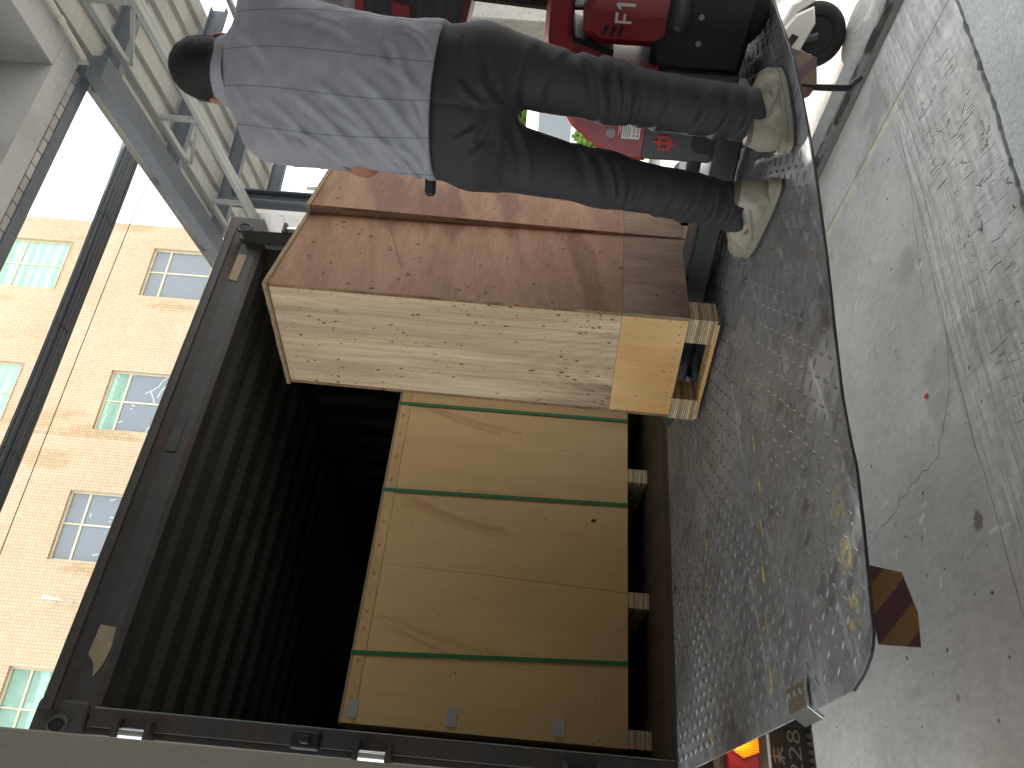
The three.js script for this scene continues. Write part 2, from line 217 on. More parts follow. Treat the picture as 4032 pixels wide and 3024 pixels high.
const mRed = M({ map: tex(0.6, 0.6, 256, (x, y) => { const v = 10 * (fbm(x * 10, y * 10, 4) - 0.5), d = 16 * sm(0.58, 0.78, fbm(x * 7 + 4, y * 7, 4)); return [148 + v - d * 0.3, 36 + v + d * 0.7, 42 + v + d * 0.6]; }), roughness: 0.4, clearcoat: 0.35, clearcoatRoughness: 0.3 });
const mChrome = M({ color: lin(0.62, 0.62, 0.63), metalness: 1, roughness: 0.22 });
const mGalv = M({ map: tex(1, 1, 256, (x, y) => { const v = 154 + 26 * (fbm(x * 7, y * 7, 4) - 0.5) + 18 * (fbm(x * 40, y * 40, 2) - 0.5), r = sm(0.66, 0.8, fbm(x * 5 + 2, y * 5, 4)); return [v - 4 + 4 * r, v + 2 - 24 * r, v - 34 * r]; }), roughness: 0.55, metalness: 0.1 });
const mSheet = M({ map: tex(2, 2, 256, (x, y) => { const v = 146 + 16 * (fbm(x * 3, y * 3, 4) - 0.5) + 14 * (fbm(x * 2, y * 24, 3) - 0.5), r = sm(0.66, 0.8, fbm(x * 3 + 2, y * 9, 4)); return [v - 3 * r, v + 1 - 6 * r, v - 3 - 10 * r]; }), roughness: 0.6 });
const mDarkSteel = M({ map: tex(1, 1, 256, (x, y) => { const v = 96 + 16 * (fbm(x * 5, y * 5, 4) - 0.5) + 10 * (fbm(x * 40, y * 40, 2) - 0.5); return [v - 7, v, v + 9]; }), roughness: 0.6 });
const mWhitePipe = M({ color: lin(0.66, 0.64, 0.57), roughness: 0.45 });
const mWhitePaint = M({ map: tex(0.5, 0.5, 256, (x, y) => { const v = 226 + 12 * (fbm(x * 8, y * 8, 3) - 0.5) - 26 * sm(0.66, 0.74, fbm(x * 26, y * 26, 3)); return [v, v, v - 2]; }), roughness: 0.5 });

// ---------------------------------------------------------------- ground, floors, kerb
struct('ground', new THREE.PlaneGeometry(500, 500).rotateX(-Math.PI / 2).translate(0, -0.03, 0), mGround, 'pale concrete yard ground running out to the trees', 'ground');
scene.children[scene.children.length - 1].geometry = muv(scene.children[scene.children.length - 1].geometry);
{
  const R = rng(41), crack = [], off = [];
  for (const [x, z] of [[-6, -2.3], [-3, -2.06], [0, -1.83], [1, -1.755], [1.965, -1.691], [2.182, -1.674], [2.394, -1.652], [2.683, -1.639], [3.005, -1.625], [3.47, -1.60]]) crack.push([x, z]);
  const fine = []; for (let i = 0; i < crack.length - 1; i++) { const n = crack[i][0] < 1 ? 4 : 9; for (let k = 0; k < n; k++) { const t = k / n; fine.push([mix(crack[i][0], crack[i + 1][0], t), mix(crack[i][1], crack[i + 1][1], t)]); } } fine.push(crack[crack.length - 1]);
  const far = fine.map(([x, z]) => [x, z - 0.009 - 0.016 * R() * R() - 0.006 * R()]), near = fine.map(([x, z]) => [x, z + 0.003 + 0.006 * R()]);
  const cut = far.filter(([x]) => x < 3.074); cut.push([3.074, -1.64]);
  struct('loading_bay_floor', muv(plate([[-6, -14], [3.074, -14], ...cut.slice().reverse()], -0.035, 0)), mFloor, 'rough grey concrete loading bay floor with scratches and cracks', 'floor');
  struct('floor_strip', muv(plate([[3.0775, -14], [3.46, -14], [3.46, -1.63], [3.0775, -1.645]], -0.035, 0.001)), mFloor, 'smooth concrete strip between the yellow joint and the kerb', 'floor');
  struct('near_floor', muv(plate([...near, [3.47, 4], [-6, 4]], -0.035, 0.002)), mStip, 'pale stippled concrete floor before the wide broken joint', 'floor');
  struct('joint_bed', plate([[-6, -2.5], [3.46, -2.5], [3.46, -1.5], [-6, -1.5]], -0.034, -0.028), M({ color: lin(0.06, 0.05, 0.045), roughness: 1 }), 'dark earth at the bottom of the floor joint', 'floor');
  // low rounded kerb along the right side
  const prof = [[3.5155, -0.035], [3.5155, 0.0535], [3.54, 0.056], [3.67, 0.054], [3.70, 0.03], [3.71, -0.035]];
  const k = struct('kerb', muv(extr(prof, 16).translate(0, 0, -14)), M({ map: tex(2, 2, 300, (x, y) => { const v = 150 + 40 * (fbm(x * 4, y * 4, 5) - 0.5) + 20 * (fbm(x * 50, y * 50, 2) - 0.5); return [v, v, v - 5]; }), roughness: 0.9, bumpMap: bConc, bumpScale: 0.006 }), 'low rounded concrete kerb along the right of the bay', 'kerb');
  const tGrime = tex(0.1, 3, 420, (x, y) => { const m = sm(0.38, 0.6, fbm(x * 22, y * 9, 5)), v = 128 - 66 * m + 22 * (fbm(x * 80, y * 80, 3) - 0.5); return [v, v, v - 3]; });
  part(k, 'mildewed_face', extr([[3.461, -0.035], [3.461, 0.006], [3.475, 0.029], [3.503, 0.0505], [3.515, 0.0535], [3.515, -0.035]], 16).translate(0, 0, -14), M({ map: tGrime, roughness: 0.95 }), 'dark mildewed inner face of the kerb');
  k.children[0].geometry = muv(k.children[0].geometry);
  const rd = thing('red_cap_scrap', 'tiny red plastic scrap lying on the grey floor', 'litter', [1.686, 0.001, -2.462], 0.4);
  part(rd, 'scrap', bx(0.012, 0.008, 0.022, 0, 0.004, 0, 0.003), M({ color: lin(0.6, 0.02, 0.03), roughness: 0.4 }));
}
// ---------------------------------------------------------------- the building over the bay
{
  const b = thing('factory_building', 'grey concrete building overhead with tiled edge beam above the bay', 'building', [2.73, 0, -3.16], rad(-5.84));
  const Y = 4.5;
  part(b, 'edge_beam', muv(bb(-5.2, Y, 0.135, 1.30, Y + 0.55, 0.30)), mPlaster);
  part(b, 'cross_beam', muv(bb(1.045, Y + 0.002, 0.302, 1.30, Y + 0.55, 6)), mPlaster);
  part(b, 'ceiling_slab', muv(bb(-5.2, Y + 0.35, 0.302, 1.044, Y + 0.62, 6)), mPlaster);
  part(b, 'drip_strip', muv(bb(-5.2, Y - 0.012, 0, 1.30, Y + 0.2, 0.085)), mDarkSteel);
  part(b, 'upper_wall', muv(bb(-5.2, Y + 0.56, 0.08, 1.30, Y + 3.5, 0.32)), mPlaster);
  part(b, 'back_wall', muv(bb(-5.2, 0, 6, 1.30, Y + 0.6, 6.25)), mPlaster);
  part(b, 'side_wall', muv(bb(-5.2, 0, 3.5, -4.95, Y + 0.349, 5.999)), mPlaster);
  part(b, 'side_wall', muv(bb(1.05, 0, 3.4, 1.29, Y + 0.001, 5.999)), mPlaster);
  const tm = [0, 1, 2].map((k) => M({ color: lin(0.30 + 0.05 * k, 0.29 + 0.05 * k, 0.27 + 0.05 * k), roughness: 0.5 })), g = bx(0.088, 0.012, 0.042, 0, 0, 0, 0.003), R = rng(8);
  for (let i = 0; i < 26; i++) { const t = part(b, 'tile', g, tm[Math.floor(R() * 3)]); t.position.set(-1.2 + i * 0.094, Y - 0.002 + R() * 0.003, 0.108); }
  const c = part(b, 'conduit_pipe', cyl([1.285, Y - 0.025, 0.15], [1.285, Y - 0.025, 2.6], 0.016, 12), mWhitePipe);
  part(c, 'pipe_joint', cyl([1.285, Y - 0.025, 0.40], [1.285, Y - 0.025, 0.44], 0.021, 12), mWhitePipe);
  const p = thing('wall_pillar', 'plain olive grey pillar with dark smudges beside the lorry', 'pillar', [-0.146, 0, -2.2]);
  part(p, 'shaft', muv(bx(0.67, 4.5, 0.42, 0, 2.25, 0, 0.006)), mOlive);
}
// ---------------------------------------------------------------- tiled building behind
{
  const D = 15, b = thing('tiled_building', 'yellow mosaic tiled factory block with cream framed windows behind the lorry', 'building', [E1.x * 5 + E2.x * D, 0, E1.z * 5 + E2.z * D], -TH);
  const s0 = -12, s1 = 10.52, w = [];
  const rows = [[9.29, 10.8], [12.78, 14.34]];
  const cols = [[8.55, 9.88], [5.21, 6.61], [2.43, 3.85], [-0.97, 0.44]];
  const list = [[0, 0, 'blue'], [1, 0, 'crack'], [2, 0, 'blue'], [3, 0, 'green'], [0, 1, 'curtain'], [1, 1, 'curtain'], [2, 1, 'green']];
  for (const [c, r] of list) w.push([cols[c][0] - 5, rows[r][0], cols[c][1] - 5, rows[r][1]]);
  const tTile = tex(6.03, 6.03, 330, (x, y) => {
    const p = 0.067, i = Math.floor(x / p), j = Math.floor(y / p), u = x / p - i, v = y / p - j, e = sm(0.02, 0.10, u) * sm(0.98, 0.9, u) * sm(0.02, 0.10, v) * sm(0.98, 0.9, v);
    const t = (hash(i, j) - 0.5) * 20, big = fbm(x * 0.9, y * 0.5, 4) - 0.5, st = sm(0.56, 0.75, fbm(x * 2.2, y * 0.35 + 9, 4)) * 26;
    const k = mix(-48, t, e) + 26 * big - st;
    return [198 + k * 0.65, 175 + k * 0.75, 145 + k * 0.8 - st * 0.2];
  });
  const bTile = bumpTex(0.871, 0.871, 600, (x, y) => { const p = 0.067, u = (x / p) % 1, v = (y / p) % 1; return sm(0.0, 0.1, u) * sm(1, 0.9, u) * sm(0.0, 0.1, v) * sm(1, 0.9, v); });
  const mTile = M({ map: tTile, bumpMap: bTile, bumpScale: 0.002, roughness: 0.45 });
  part(b, 'wall', muv(extr([[s0 - 5, 0], [s1 - 5, 0], [s1 - 5, 24], [s0 - 5, 24]], 0.3, 0, w.map(([x0, y0, x1, y1]) => [[x0, y0], [x1, y0], [x1, y1], [x0, y1]])).translate(0, 0, -0.3)), mTile);
  part(b, 'side_wall', muv(bb(s1 - 5.3, 0, -9, s1 - 5, 24, -0.302)), mTile);
  part(b, 'roof', muv(bb(s0 - 5, 24, -9, s1 - 5, 24.3, 0)), mConc);
  part(b, 'room_backing', bb(s0 - 5, 0, -1.6, s1 - 5.3, 17, -1.5), M({ color: lin(0.25, 0.27, 0.27) }));
  const mFr = M({ color: lin(0.62, 0.56, 0.40), roughness: 0.45 });
  const mGl = M({ color: lin(0.19, 0.215, 0.235), roughness: 0.08, clearcoat: 0.3, clearcoatRoughness: 0.03 });
  const tCurt = tex(0.8, 1.2, 200, (x, y) => { const f = 26 * Math.sin(y * 26 + 5 * fbm(x * 2, y * 2, 3)) * fbm(x * 1.5, y * 2, 2), v = 20 * (fbm(x * 2, y * 9, 3) - 0.5); return [158 + f + v, 200 + f * 0.7 + v, 174 + f * 0.8 + v]; });
  const mGr = M({ map: tCurt, roughness: 0.12, clearcoat: 0.5, clearcoatRoughness: 0.05 });
  const tGreen = tex(0.8, 1.2, 200, (x, y) => { const v = 30 * (fbm(x * 5, y * 5, 4) - 0.5), d = sm(0.6, 0.68, fbm(x * 3 + 2, y * 4, 4)) * 30; return [124 + v + d, 160 + v + d, 142 + v + d]; });
  const mGn = M({ map: tGreen, roughness: 0.12, clearcoat: 0.5, clearcoatRoughness: 0.05 });
  const tVine = tex(1.5, 1.5, 200, () => [118, 126, 134], (g) => { const R = rng(6); g.strokeStyle = 'rgb(182,206,196)'; g.lineWidth = 0.022; for (let k = 0; k < 9; k++) { let x = R() * 1.5, y = R() * 1.5, a = R() * 6; g.beginPath(); g.moveTo(x, y); for (let i = 0; i < 4; i++) { a += (R() - 0.5) * 1.8; x += Math.cos(a) * 0.16; y += Math.sin(a) * 0.16; g.lineTo(x, y); } g.stroke(); } });
  const mVn = M({ map: tVine, roughness: 0.08, clearcoat: 0.5, clearcoatRoughness: 0.03 });
  list.forEach(([c, r, kind], n) => {
    const [x0, y0, x1, y1] = w[n], z = -0.14, f = 0.035, yt = y1 - (y1 - y0) * 0.27, xm = (x0 + x1) / 2 + (kind === 'blue' ? 0.04 : 0);
    const wd = part(b, 'window', muv(extr([[x0, y0], [x1, y0], [x1, y1], [x0, y1]], 0.06, 0, [[[x0 + f, y0 + f], [x0 + f, y1 - f], [x1 - f, y1 - f], [x1 - f, y0 + f]]]).translate(0, 0, z)), mFr);
    part(wd, 'transom', bb(x0 + f, yt - 0.022, z + 0.005, x1 - f, yt + 0.022, z + 0.055), mFr);
    part(wd, 'mullion', [bb(xm - 0.018, y0 + f, z + 0.008, xm + 0.018, yt - 0.022, z + 0.052), bb(xm - 0.014, yt + 0.022, z + 0.01, xm + 0.014, y1 - f, z + 0.05)], mFr);
    const mats = kind === 'curtain' ? [mGr, mGr, mGr, mGr] : kind === 'green' ? [mGn, mGn, mGn, mGn] : kind === 'crack' ? [mVn, mVn, mGn, mGn] : n === 2 ? [mVn, mVn, mGl, mGl] : [mGl, mGl, mGl, mGl];
    [[x0 + f, y0 + f, xm - 0.018, yt - 0.022], [xm + 0.018, y0 + f, x1 - f, yt - 0.022], [x0 + f, yt + 0.022, xm - 0.014, y1 - f], [xm + 0.014, yt + 0.022, x1 - f, y1 - f]].forEach(([a, c0, e, d], k) => {
      part(wd, 'pane', muv(bb(a, c0, z + 0.024, e, d, z + 0.03), k * 0.37 + n * 0.6, n * 0.31), mats[k]);
    });
    part(wd, 'sill', bb(x0 - 0.004, y0 - 0.004, -0.13, x1 + 0.004, y0 + 0.014, 0.02), mTile);
  });
  part(b, 'drain_spout', tube([[-3.35, 10.35, 0], [-3.35, 10.36, 0.42], [-3.35, 10.2, 0.5], [-3.35, 10.05, 0.34], [-3.35, 10.0, 0.02]], 0.025, 24, 8), M({ color: lin(0.75, 0.75, 0.73), roughness: 0.35 }));
}
// ---------------------------------------------------------------- overhead cables
{
  const a0 = V(5.56, 5.5, -4.80), b0 = V(2.23, 5.5, -5.21), d = b0.clone().sub(a0), mC = M({ color: lin(0.035, 0.04, 0.048), roughness: 0.55 });
  const at = (t, o, h, sag) => { const p = a0.clone().addScaledVector(d, t); const u = t * (1 - t); return [p.x - o * 0.12, p.y + h - sag * u * 0.3, p.z - o]; };
  const bun = thing('cable_bundle', 'thick bundle of dark overhead cables crossing the sky gap', 'cables', [0, 0, 0]);
  const R = rng(4), n = 12;
  for (let k = 0; k < n; k++) { const o = 0.005 + (k % 7) * 0.028, h = k > 6 ? 0.035 : (R() - 0.5) * 0.016, r = 0.0155 + 0.005 * R(), w = R() * 6; const pts = []; for (let i = 0; i <= 12; i++) { const t = -1.6 + i * 0.3; pts.push(at(t, o + 0.008 * Math.sin(i * 1.3 + w), h + 0.006 * Math.sin(i * 2.1 + w), 0.1)); } part(bun, 'cable', tube(pts, r, 60, 7), mC); }
  for (const [o, h] of [[-0.055, 0.02], [-0.03, 0.05]]) { const pts = []; for (let i = 0; i <= 12; i++) { const t = -1.6 + i * 0.3; pts.push(at(t, o + 0.01 * Math.sin(i * 0.9), h, 0.3)); } part(bun, 'messenger_wire', tube(pts, 0.005, 60, 6), mC); }
  for (const t of [0.28, 0.62, 0.95]) part(bun, 'cable_tie', tube([at(t, -0.03, 0.03, 0), at(t, -0.01, -0.03, 0), at(t, 0.08, -0.035, 0), at(t, 0.17, 0, 0), at(t, 0.08, 0.04, 0)], 0.004, 24, 5, true), mC);
  const wr = thing('thin_wire', 'single thin dark wire running past the tiled wall', 'wire', [0, 0, 0]);
  part(wr, 'wire', tube([[9.2, 6.9, -7.0], [6.4, 6.9, -7.2], [2.6, 6.9, -7.6], [-1, 6.9, -8.0]], 0.006, 40, 6), M({ color: lin(0.09, 0.045, 0.04), roughness: 0.6 }));
}
// ---------------------------------------------------------------- steel shed on the right
{
  const S = thing('steel_shed', 'open steel canopy of pale corrugated sheet on slim galvanised trusses', 'shed', [3.81, 0, -2.82], rad(-11));
  part(S, 'gutter_beam', muv(bb(0, 4.3, -3.4, 0.165, 4.40, -0.06)), mDarkSteel);
  // corrugated roof: ribs run away from the bay
  const zz0 = -3.45, zz1 = 1.6; let q = 0.12; const pr = [];
  for (let k = 0; q < 1.9; k++) { pr.push([q, 4.56 + 0.03 * (q - 0.1)], [q + 0.14, 4.56 + 0.03 * q], [q + 0.165, 4.595 + 0.03 * q], [q + 0.215, 4.595 + 0.03 * q]); q += 0.24; }
  const up = pr.map(([x, y]) => [x, y + 0.004]).reverse();
  part(S, 'roof_sheet', muv(extr([...pr, ...up], zz1 - zz0).translate(0, 0, zz0), 0, 0), mSheet);
  for (let k = 0; k < 6; k++) { const z = -3.3 + k * 0.97; part(S, 'purlin', [bb(0.17, 4.42, z - 0.004, 1.98, 4.555, z + 0.004), bb(0.17, 4.42, z + 0.004, 1.98, 4.426, z + 0.05), bb(0.17, 4.549, z + 0.004, 1.98, 4.555, z + 0.05)], mDarkSteel); }
  const truss = (x) => {
    const t = part(S, 'truss', [bb(x - 0.02, 4.295, -3.3, x + 0.02, 4.332, 1.4), bb(x - 0.022, 4.005, -3.3, x + 0.022, 4.04, 1.4), bb(x + 0.035, 4.012, -3.3, x + 0.075, 4.026, 1.4)], mGalv);
    for (let k = 0; k < 5; k++) { const z = 0.25 - k * 0.985 + 0; part(t, 'strut', bb(x - 0.016, 4.0405, z - 0.016, x + 0.016, 4.2945, z + 0.016), mGalv); part(t, 'diagonal', bar([x, 4.06, z - 0.05], [x, 4.28, z - 0.5], 0.024), mGalv); }
  };
  truss(0.29); truss(1.88);
  part(S, 'conduit_pipe', cyl([0.72, 3.99, -0.55], [0.74, 3.97, -1.62], 0.013, 10), mWhitePipe);
  part(S, 'loose_wire', tube([[0.74, 3.97, -1.62], [0.82, 3.93, -1.66], [0.86, 3.88, -1.6], [0.80, 3.86, -1.66], [0.9, 3.95, -1.75]], 0.004, 24, 5), mRubber);
  const col = part(S, 'steel_column', [bb(0.47, 0, -2.06, 0.48, 4.28, -1.92), bb(0.57, 0, -2.06, 0.58, 4.28, -1.92), bb(0.48, 0, -1.995, 0.57, 4.28, -1.985)], mDarkSteel);
  const wp = part(S, 'wall_panel', muv(bb(0.36, 2.3, -2.3, 0.40, 4.1, -1.95)), mWhitePaint); void col; void wp;
  const cc = thing('concrete_column', 'weathered square concrete post standing in the yard behind the man', 'column', [6.95, -0.03, -4.15], rad(-20));
  part(cc, 'shaft', muv(extr([[-0.3, 0], [0.3, 0], [0.3, 2.72], [0.24, 2.82], [-0.3, 2.9]], 0.5, 0.01).translate(0, 0, -0.25)), mConc);
}

// ---------------------------------------------------------------- the lorry: steel box body and tail lift
const truck = thing('box_lorry', 'dark steel container lorry with open rear and grey tread plate tail lift', 'lorry', [1.48, 0, -2.85]);
{
  const T = truck, X = (x) => x - 1.48, Z = (z) => z + 2.85; // world to lorry
  const box = (x0, y0, z0, x1, y1, z1, bev) => muv(bb(X(x0), y0, Z(z0), X(x1), y1, Z(z1), bev));
  const xl = 0.345, xr = 2.585, zf = -8.7;
  // corrugated side walls and roof
  const corr = (len, pitch, dep) => { const p = []; for (let s = 0; s < len - 0.001; s += pitch) p.push([s, 0], [s + pitch * 0.32, 0], [s + pitch * 0.5, dep], [s + pitch * 0.82, dep]); p.push([len, 0]); return [...p, ...p.map(([a, c]) => [a, c + 0.006]).reverse()]; };
  const wallL = extr(corr(5.7, 0.27, -0.036), 2.1); wallL.rotateX(-Math.PI / 2); wallL.rotateY(Math.PI / 2); // runs along -z
  const place = (g, x, y, z) => muv(g.clone().translate(X(x), y, Z(z)));
  part(T, 'side_wall', place(wallL, xl, PY, -2.95), mInside);
  part(T, 'side_wall', place(wallL.clone().rotateY(Math.PI).translate(0, 0, -5.7), xr, PY, -2.95), mInside);
  const roof = extr(corr(5.7, 0.245, 0.03), 2.24); // profile (s, y), extruded along z -> turn to x
  roof.rotateY(Math.PI / 2); part(T, 'roof_sheet', place(roof, xl, 3.045, -2.95), mInside);
  for (const x of [xl, xr]) part(T, 'top_rail', box(x - 0.05, 2.99, -8.7, x + 0.05, 3.12, -2.96), mInside);
  part(T, 'front_wall', box(xl, PY, zf - 0.05, xr, 3.06, zf), mInside);
  // load floor of hardwood planks
  const mPl = [0, 1, 2].map((k) => M({ map: tex(0.5, 3, 160, (x, y) => { const v = 20 * (fbm(x * 20 + k * 9, y * 1.2, 4) - 0.5) + 14 * (fbm(x * 90, y * 6 + k, 2) - 0.5) - k * 6; return [82 + v, 68 + v, 54 + v]; }), roughness: 0.6 }));
  const pw = (xr - xl) / 9;
  for (let k = 0; k < 9; k++) part(T, 'floor_plank', box(xl + k * pw + 0.001, PY - 0.028, zf, xl + (k + 1) * pw - 0.001, PY, -2.915), mPl[k % 3]);
  part(T, 'floor_sill', box(xl - 0.04, PY - 0.12, -2.913, xr + 0.04, PY - 0.001, -2.822), mRust);
  // rear frame: header in two stepped faces, posts, corner castings
  const hd = part(T, 'rear_header', muv(extr([[0, 2.985], [0.018, 2.965], [0.10, 2.965], [0.10, 3.165], [0.0, 3.165], [-0.03, 3.15], [-0.034, 3.10], [0, 3.07]], xr - xl + 0.02).rotateY(Math.PI / 2).translate(X(xl - 0.01), 0, 0)), mHeader);
  part(hd, 'drip_rail', box(xl - 0.01, 3.1, -2.815, xr + 0.01, 3.125, -2.80), mHeader);
  const mPaper = M({ map: tex(0.3, 0.3, 256, (x, y) => { const v = 150 + 30 * (fbm(x * 20, y * 20, 4) - 0.5); return [v + 8, v - 6, v - 30]; }), roughness: 0.9 });
  part(hd, 'paper_label', extr([[2.30, 3.025], [2.47, 3.02], [2.475, 3.065], [2.31, 3.07]].map(([x, y]) => [X(x), y]), 0.003).translate(0, 0, 0.0015), mPaper, 'faded paper label on the header');
  part(hd, 'paper_label', extr([[1.36, 3.02], [1.53, 3.02], [1.53, 3.064], [1.36, 3.064]].map(([x, y]) => [X(x), y]), 0.003).translate(0, 0, 0.0015), mHeader, 'painted over label plate');
  part(hd, 'paper_label', extr([[0.455, 3.02], [0.50, 3.0], [0.56, 2.992], [0.63, 3.0], [0.635, 3.06], [0.53, 3.066], [0.50, 3.035]].map(([x, y]) => [X(x), y]), 0.003).translate(0, 0, 0.0015), mPaper, 'torn paper label');
  for (const x of [xl - 0.02, xr + 0.02]) {
    const s = x < 1 ? -1 : 1;
    const ps = part(T, 'rear_post', [box(x - 0.03, PY - 0.1, -2.93, x + 0.03, 2.985, -2.85, 0.004), box(x + s * 0.03, PY - 0.1, -2.89, x + s * 0.052, 3.0, -2.862, 0.003)], mRust);
    const cs = part(T, 'corner_casting', box(x - 0.085 + s * 0.035, 2.99, -2.97, x + 0.085 + s * 0.035, 3.172, -2.832, 0.018), mHeader);
    part(cs, 'locking_hole', new THREE.TorusGeometry(0.034, 0.008, 8, 24).scale(0.8, 1, 1).translate(X(x + s * 0.035), 3.075, Z(-2.831)), mHeader);
    part(cs, 'hole_back', new THREE.CylinderGeometry(0.028, 0.028, 0.006, 20).rotateX(Math.PI / 2).translate(X(x + s * 0.035), 3.075, Z(-2.8318)), mBlack);
    for (const y of [1.28, 1.99, 2.815]) {
      const h = part(ps, 'hinge_lug', [-0.055, 0.055].map((d) => extr([[-0.03, -0.035], [0.03, -0.035], [0.038, 0], [0.03, 0.03], [-0.03, 0.03]], 0.012, 0.002).rotateX(Math.PI / 2).translate(X(x + s * 0.035), y + d, Z(-2.835))), mRust); void h;
      part(ps, 'hinge_pin', cyl([X(x + s * 0.04), y - 0.05, Z(-2.832)], [X(x + s * 0.04), y + 0.05, Z(-2.832)], 0.019, 18), mChrome);
    }
    part(ps, 'seal_strip', box(x - s * 0.032, PY, -2.90, x - s * 0.036, 2.98, -2.856), mGalv);
  }
  const lt = part(T, 'latch_block', [box(0.285, 2.17, -2.87, 0.345, 2.27, -2.82, 0.01), box(0.30, 2.2, -2.825, 0.33, 2.235, -2.80, 0.008)], mBlack, 'greasy black latch on the door post'); void lt;
  // chassis under the body
  for (const x of [1.05, 1.87]) part(T, 'chassis_rail', box(x - 0.04, 0.62, -9.6, x + 0.04, 0.83, -3.0), mBlack);
  for (const x of [0.62, 2.31]) { const w = part(T, 'wheel', new THREE.TorusGeometry(0.33, 0.13, 12, 28).rotateY(Math.PI / 2).translate(X(x), 0.44, Z(-5.3)), mRubber); part(w, 'rim', cyl([X(x - 0.08), 0.44, Z(-5.3)], [X(x + 0.08), 0.44, Z(-5.3)], 0.24, 24), mGalv); }
  // rear lamp cluster and number board under the lift
  const mLampRed = M({ color: lin(0.26, 0.012, 0.012), roughness: 0.25, clearcoat: 0.8, clearcoatRoughness: 0.1 });
  const bp = part(T, 'rear_bumper', [box(0.2, 0.655, -2.84, 2.72, 0.685, -2.78), box(0.2, 0.80, -2.86, 2.72, 0.83, -2.79)], M({ map: tex(1, 1, 128, (x, y) => { const v = 120 + 40 * (fbm(x * 8, y * 8, 4) - 0.5); return [v + 6, v - 2, v - 16]; }), roughness: 0.7 }));
  void bp;
  const lamp = part(T, 'lamp_cluster', box(0.22, 0.686, -2.82, 0.50, 0.80, -2.765, 0.008), mLampRed, 'red tail lamp with a lit amber indicator');
  const tAm = tex(0.1, 0.1, 640, (x, y) => { const l = Math.pow(Math.abs(Math.sin(x * 3.1416 / 0.0075)), 0.7), v = 0.35 + 0.65 * l; return [255 * Math.sqrt(v), 150 * v, 10]; });
  part(lamp, 'indicator_lens', muv(extr([[0.378, 0.742], [0.398, 0.692], [0.492, 0.692], [0.492, 0.797], [0.41, 0.797]].map(([x, y]) => [X(x), y]), 0.006, 0.002).translate(0, 0, Z(-2.764))), M({ map: tAm, emissive: new THREE.Color(1, 0.75, 0.15), emissiveMap: tAm, emissiveIntensity: 0.34, roughness: 0.2 }), 'lit amber indicator lens');
  part(lamp, 'bulb_glow', new THREE.SphereGeometry(0.008, 12, 8).scale(1, 1, 0.5).translate(X(0.41), 0.766, Z(-2.756)), M({ color: lin(0.9, 0.7, 0.2), emissive: new THREE.Color(1, 0.75, 0.25), emissiveIntensity: 2.2 }));
  const pl = new THREE.PointLight(new THREE.Color(1, 0.38, 0.04), 0.02, 4); pl.position.set(X(0.43), 0.75, Z(-2.73)); pl.castShadow = true; lamp.add(pl);
  const plc = document.createElement('canvas'); plc.width = 512; plc.height = 300; { const g = plc.getContext('2d'); g.fillStyle = '#2b2c2c'; g.fillRect(0, 0, 512, 300); const R = rng(2); for (let i = 0; i < 500; i++) { g.fillStyle = 'rgba(120,118,112,' + 0.12 * R() + ')'; g.fillRect(R() * 512, R() * 300, 2 + R() * 9, 2 + R() * 5); }
    g.fillStyle = '#85837d'; g.font = '120px sans-serif'; g.fillText('L:228', 150, 208);
    // hand-sprayed strokes of the line above
    g.strokeStyle = '#7d7b75'; g.lineWidth = 10; g.lineCap = 'round'; const st = [[150, 30, 205, 26], [178, 12, 172, 88], [152, 55, 200, 52], [160, 84, 150, 62], [190, 60, 206, 86], [250, 18, 240, 86], [228, 42, 268, 36], [250, 50, 276, 84], [300, 22, 350, 18], [322, 10, 318, 86], [300, 50, 350, 48], [318, 52, 296, 84], [322, 52, 356, 80]]; for (const [a, b, c, d] of st) { g.beginPath(); g.moveTo(a, b); g.lineTo(c, d); g.stroke(); } }
  const plt = new THREE.CanvasTexture(plc); plt.colorSpace = THREE.SRGBColorSpace; plt.magFilter = THREE.LinearFilter;
  const nb = part(T, 'number_board', new THREE.BoxGeometry(0.40, 0.145, 0.012).translate(X(0.34), 0.575, Z(-2.77)), M({ map: plt, roughness: 0.7 }), 'black board sprayed with pale plate number');
  const zig = []; for (let k = 0; k < 13; k++) zig.push([0.15 + k * 0.025, 0.503], [0.1625 + k * 0.025, 0.527]); zig.push([0.475, 0.503]);
  part(nb, 'zigzag_strip', extr(zig.map(([x, y]) => [X(x), y]), 0.003).translate(0, 0, Z(-2.7625)), M({ color: lin(0.12, 0.12, 0.115), roughness: 0.6 }));
  part(nb, 'socket_box', box(0.485, 0.508, -2.80, 0.56, 0.60, -2.74, 0.004), mBlack);
  // ---- tail lift platform
  const edge = [[2.62, -2.815], [2.62, -1.25], [2.56, -1.215], [2.145, -1.195], [1.806, -1.15], [1.65, -1.146], [1.411, -1.153], [1.137, -1.179], [0.96, -1.205], [0.819, -1.222], [0.715, -1.222], [0.663, -1.219], [0.546, -1.235], [0.445, -1.253], [0.385, -1.264], [0.352, -1.285], [0.328, -1.325], [0.311, -1.375], [0.311, -2.815]];
  const tPlat = tex(2.4, 1.7, 640, (x, y) => {
    const n = fbm(x * 6, y * 6, 5), s = fbm(x * 46, y * 46, 3), d = sm(0.5, 0.7, fbm(x * 3 + 8, y * 3.4, 5)), sc = sm(0.64, 0.8, fbm(x * 5 + y * 3, y * 40 - x * 10, 3));
    const v = 134 + 40 * (n - 0.5) + 44 * (s - 0.5) + 30 * d + 34 * sc - 26 * sm(0.6, 0.78, fbm(x * 30 + y * 22, y * 9 - x * 12, 3)); return [v - 2, v, v + 2];
  }, (g) => {
    const R = rng(9), P = (x, z) => [x - 0.28, -z - 1.13];
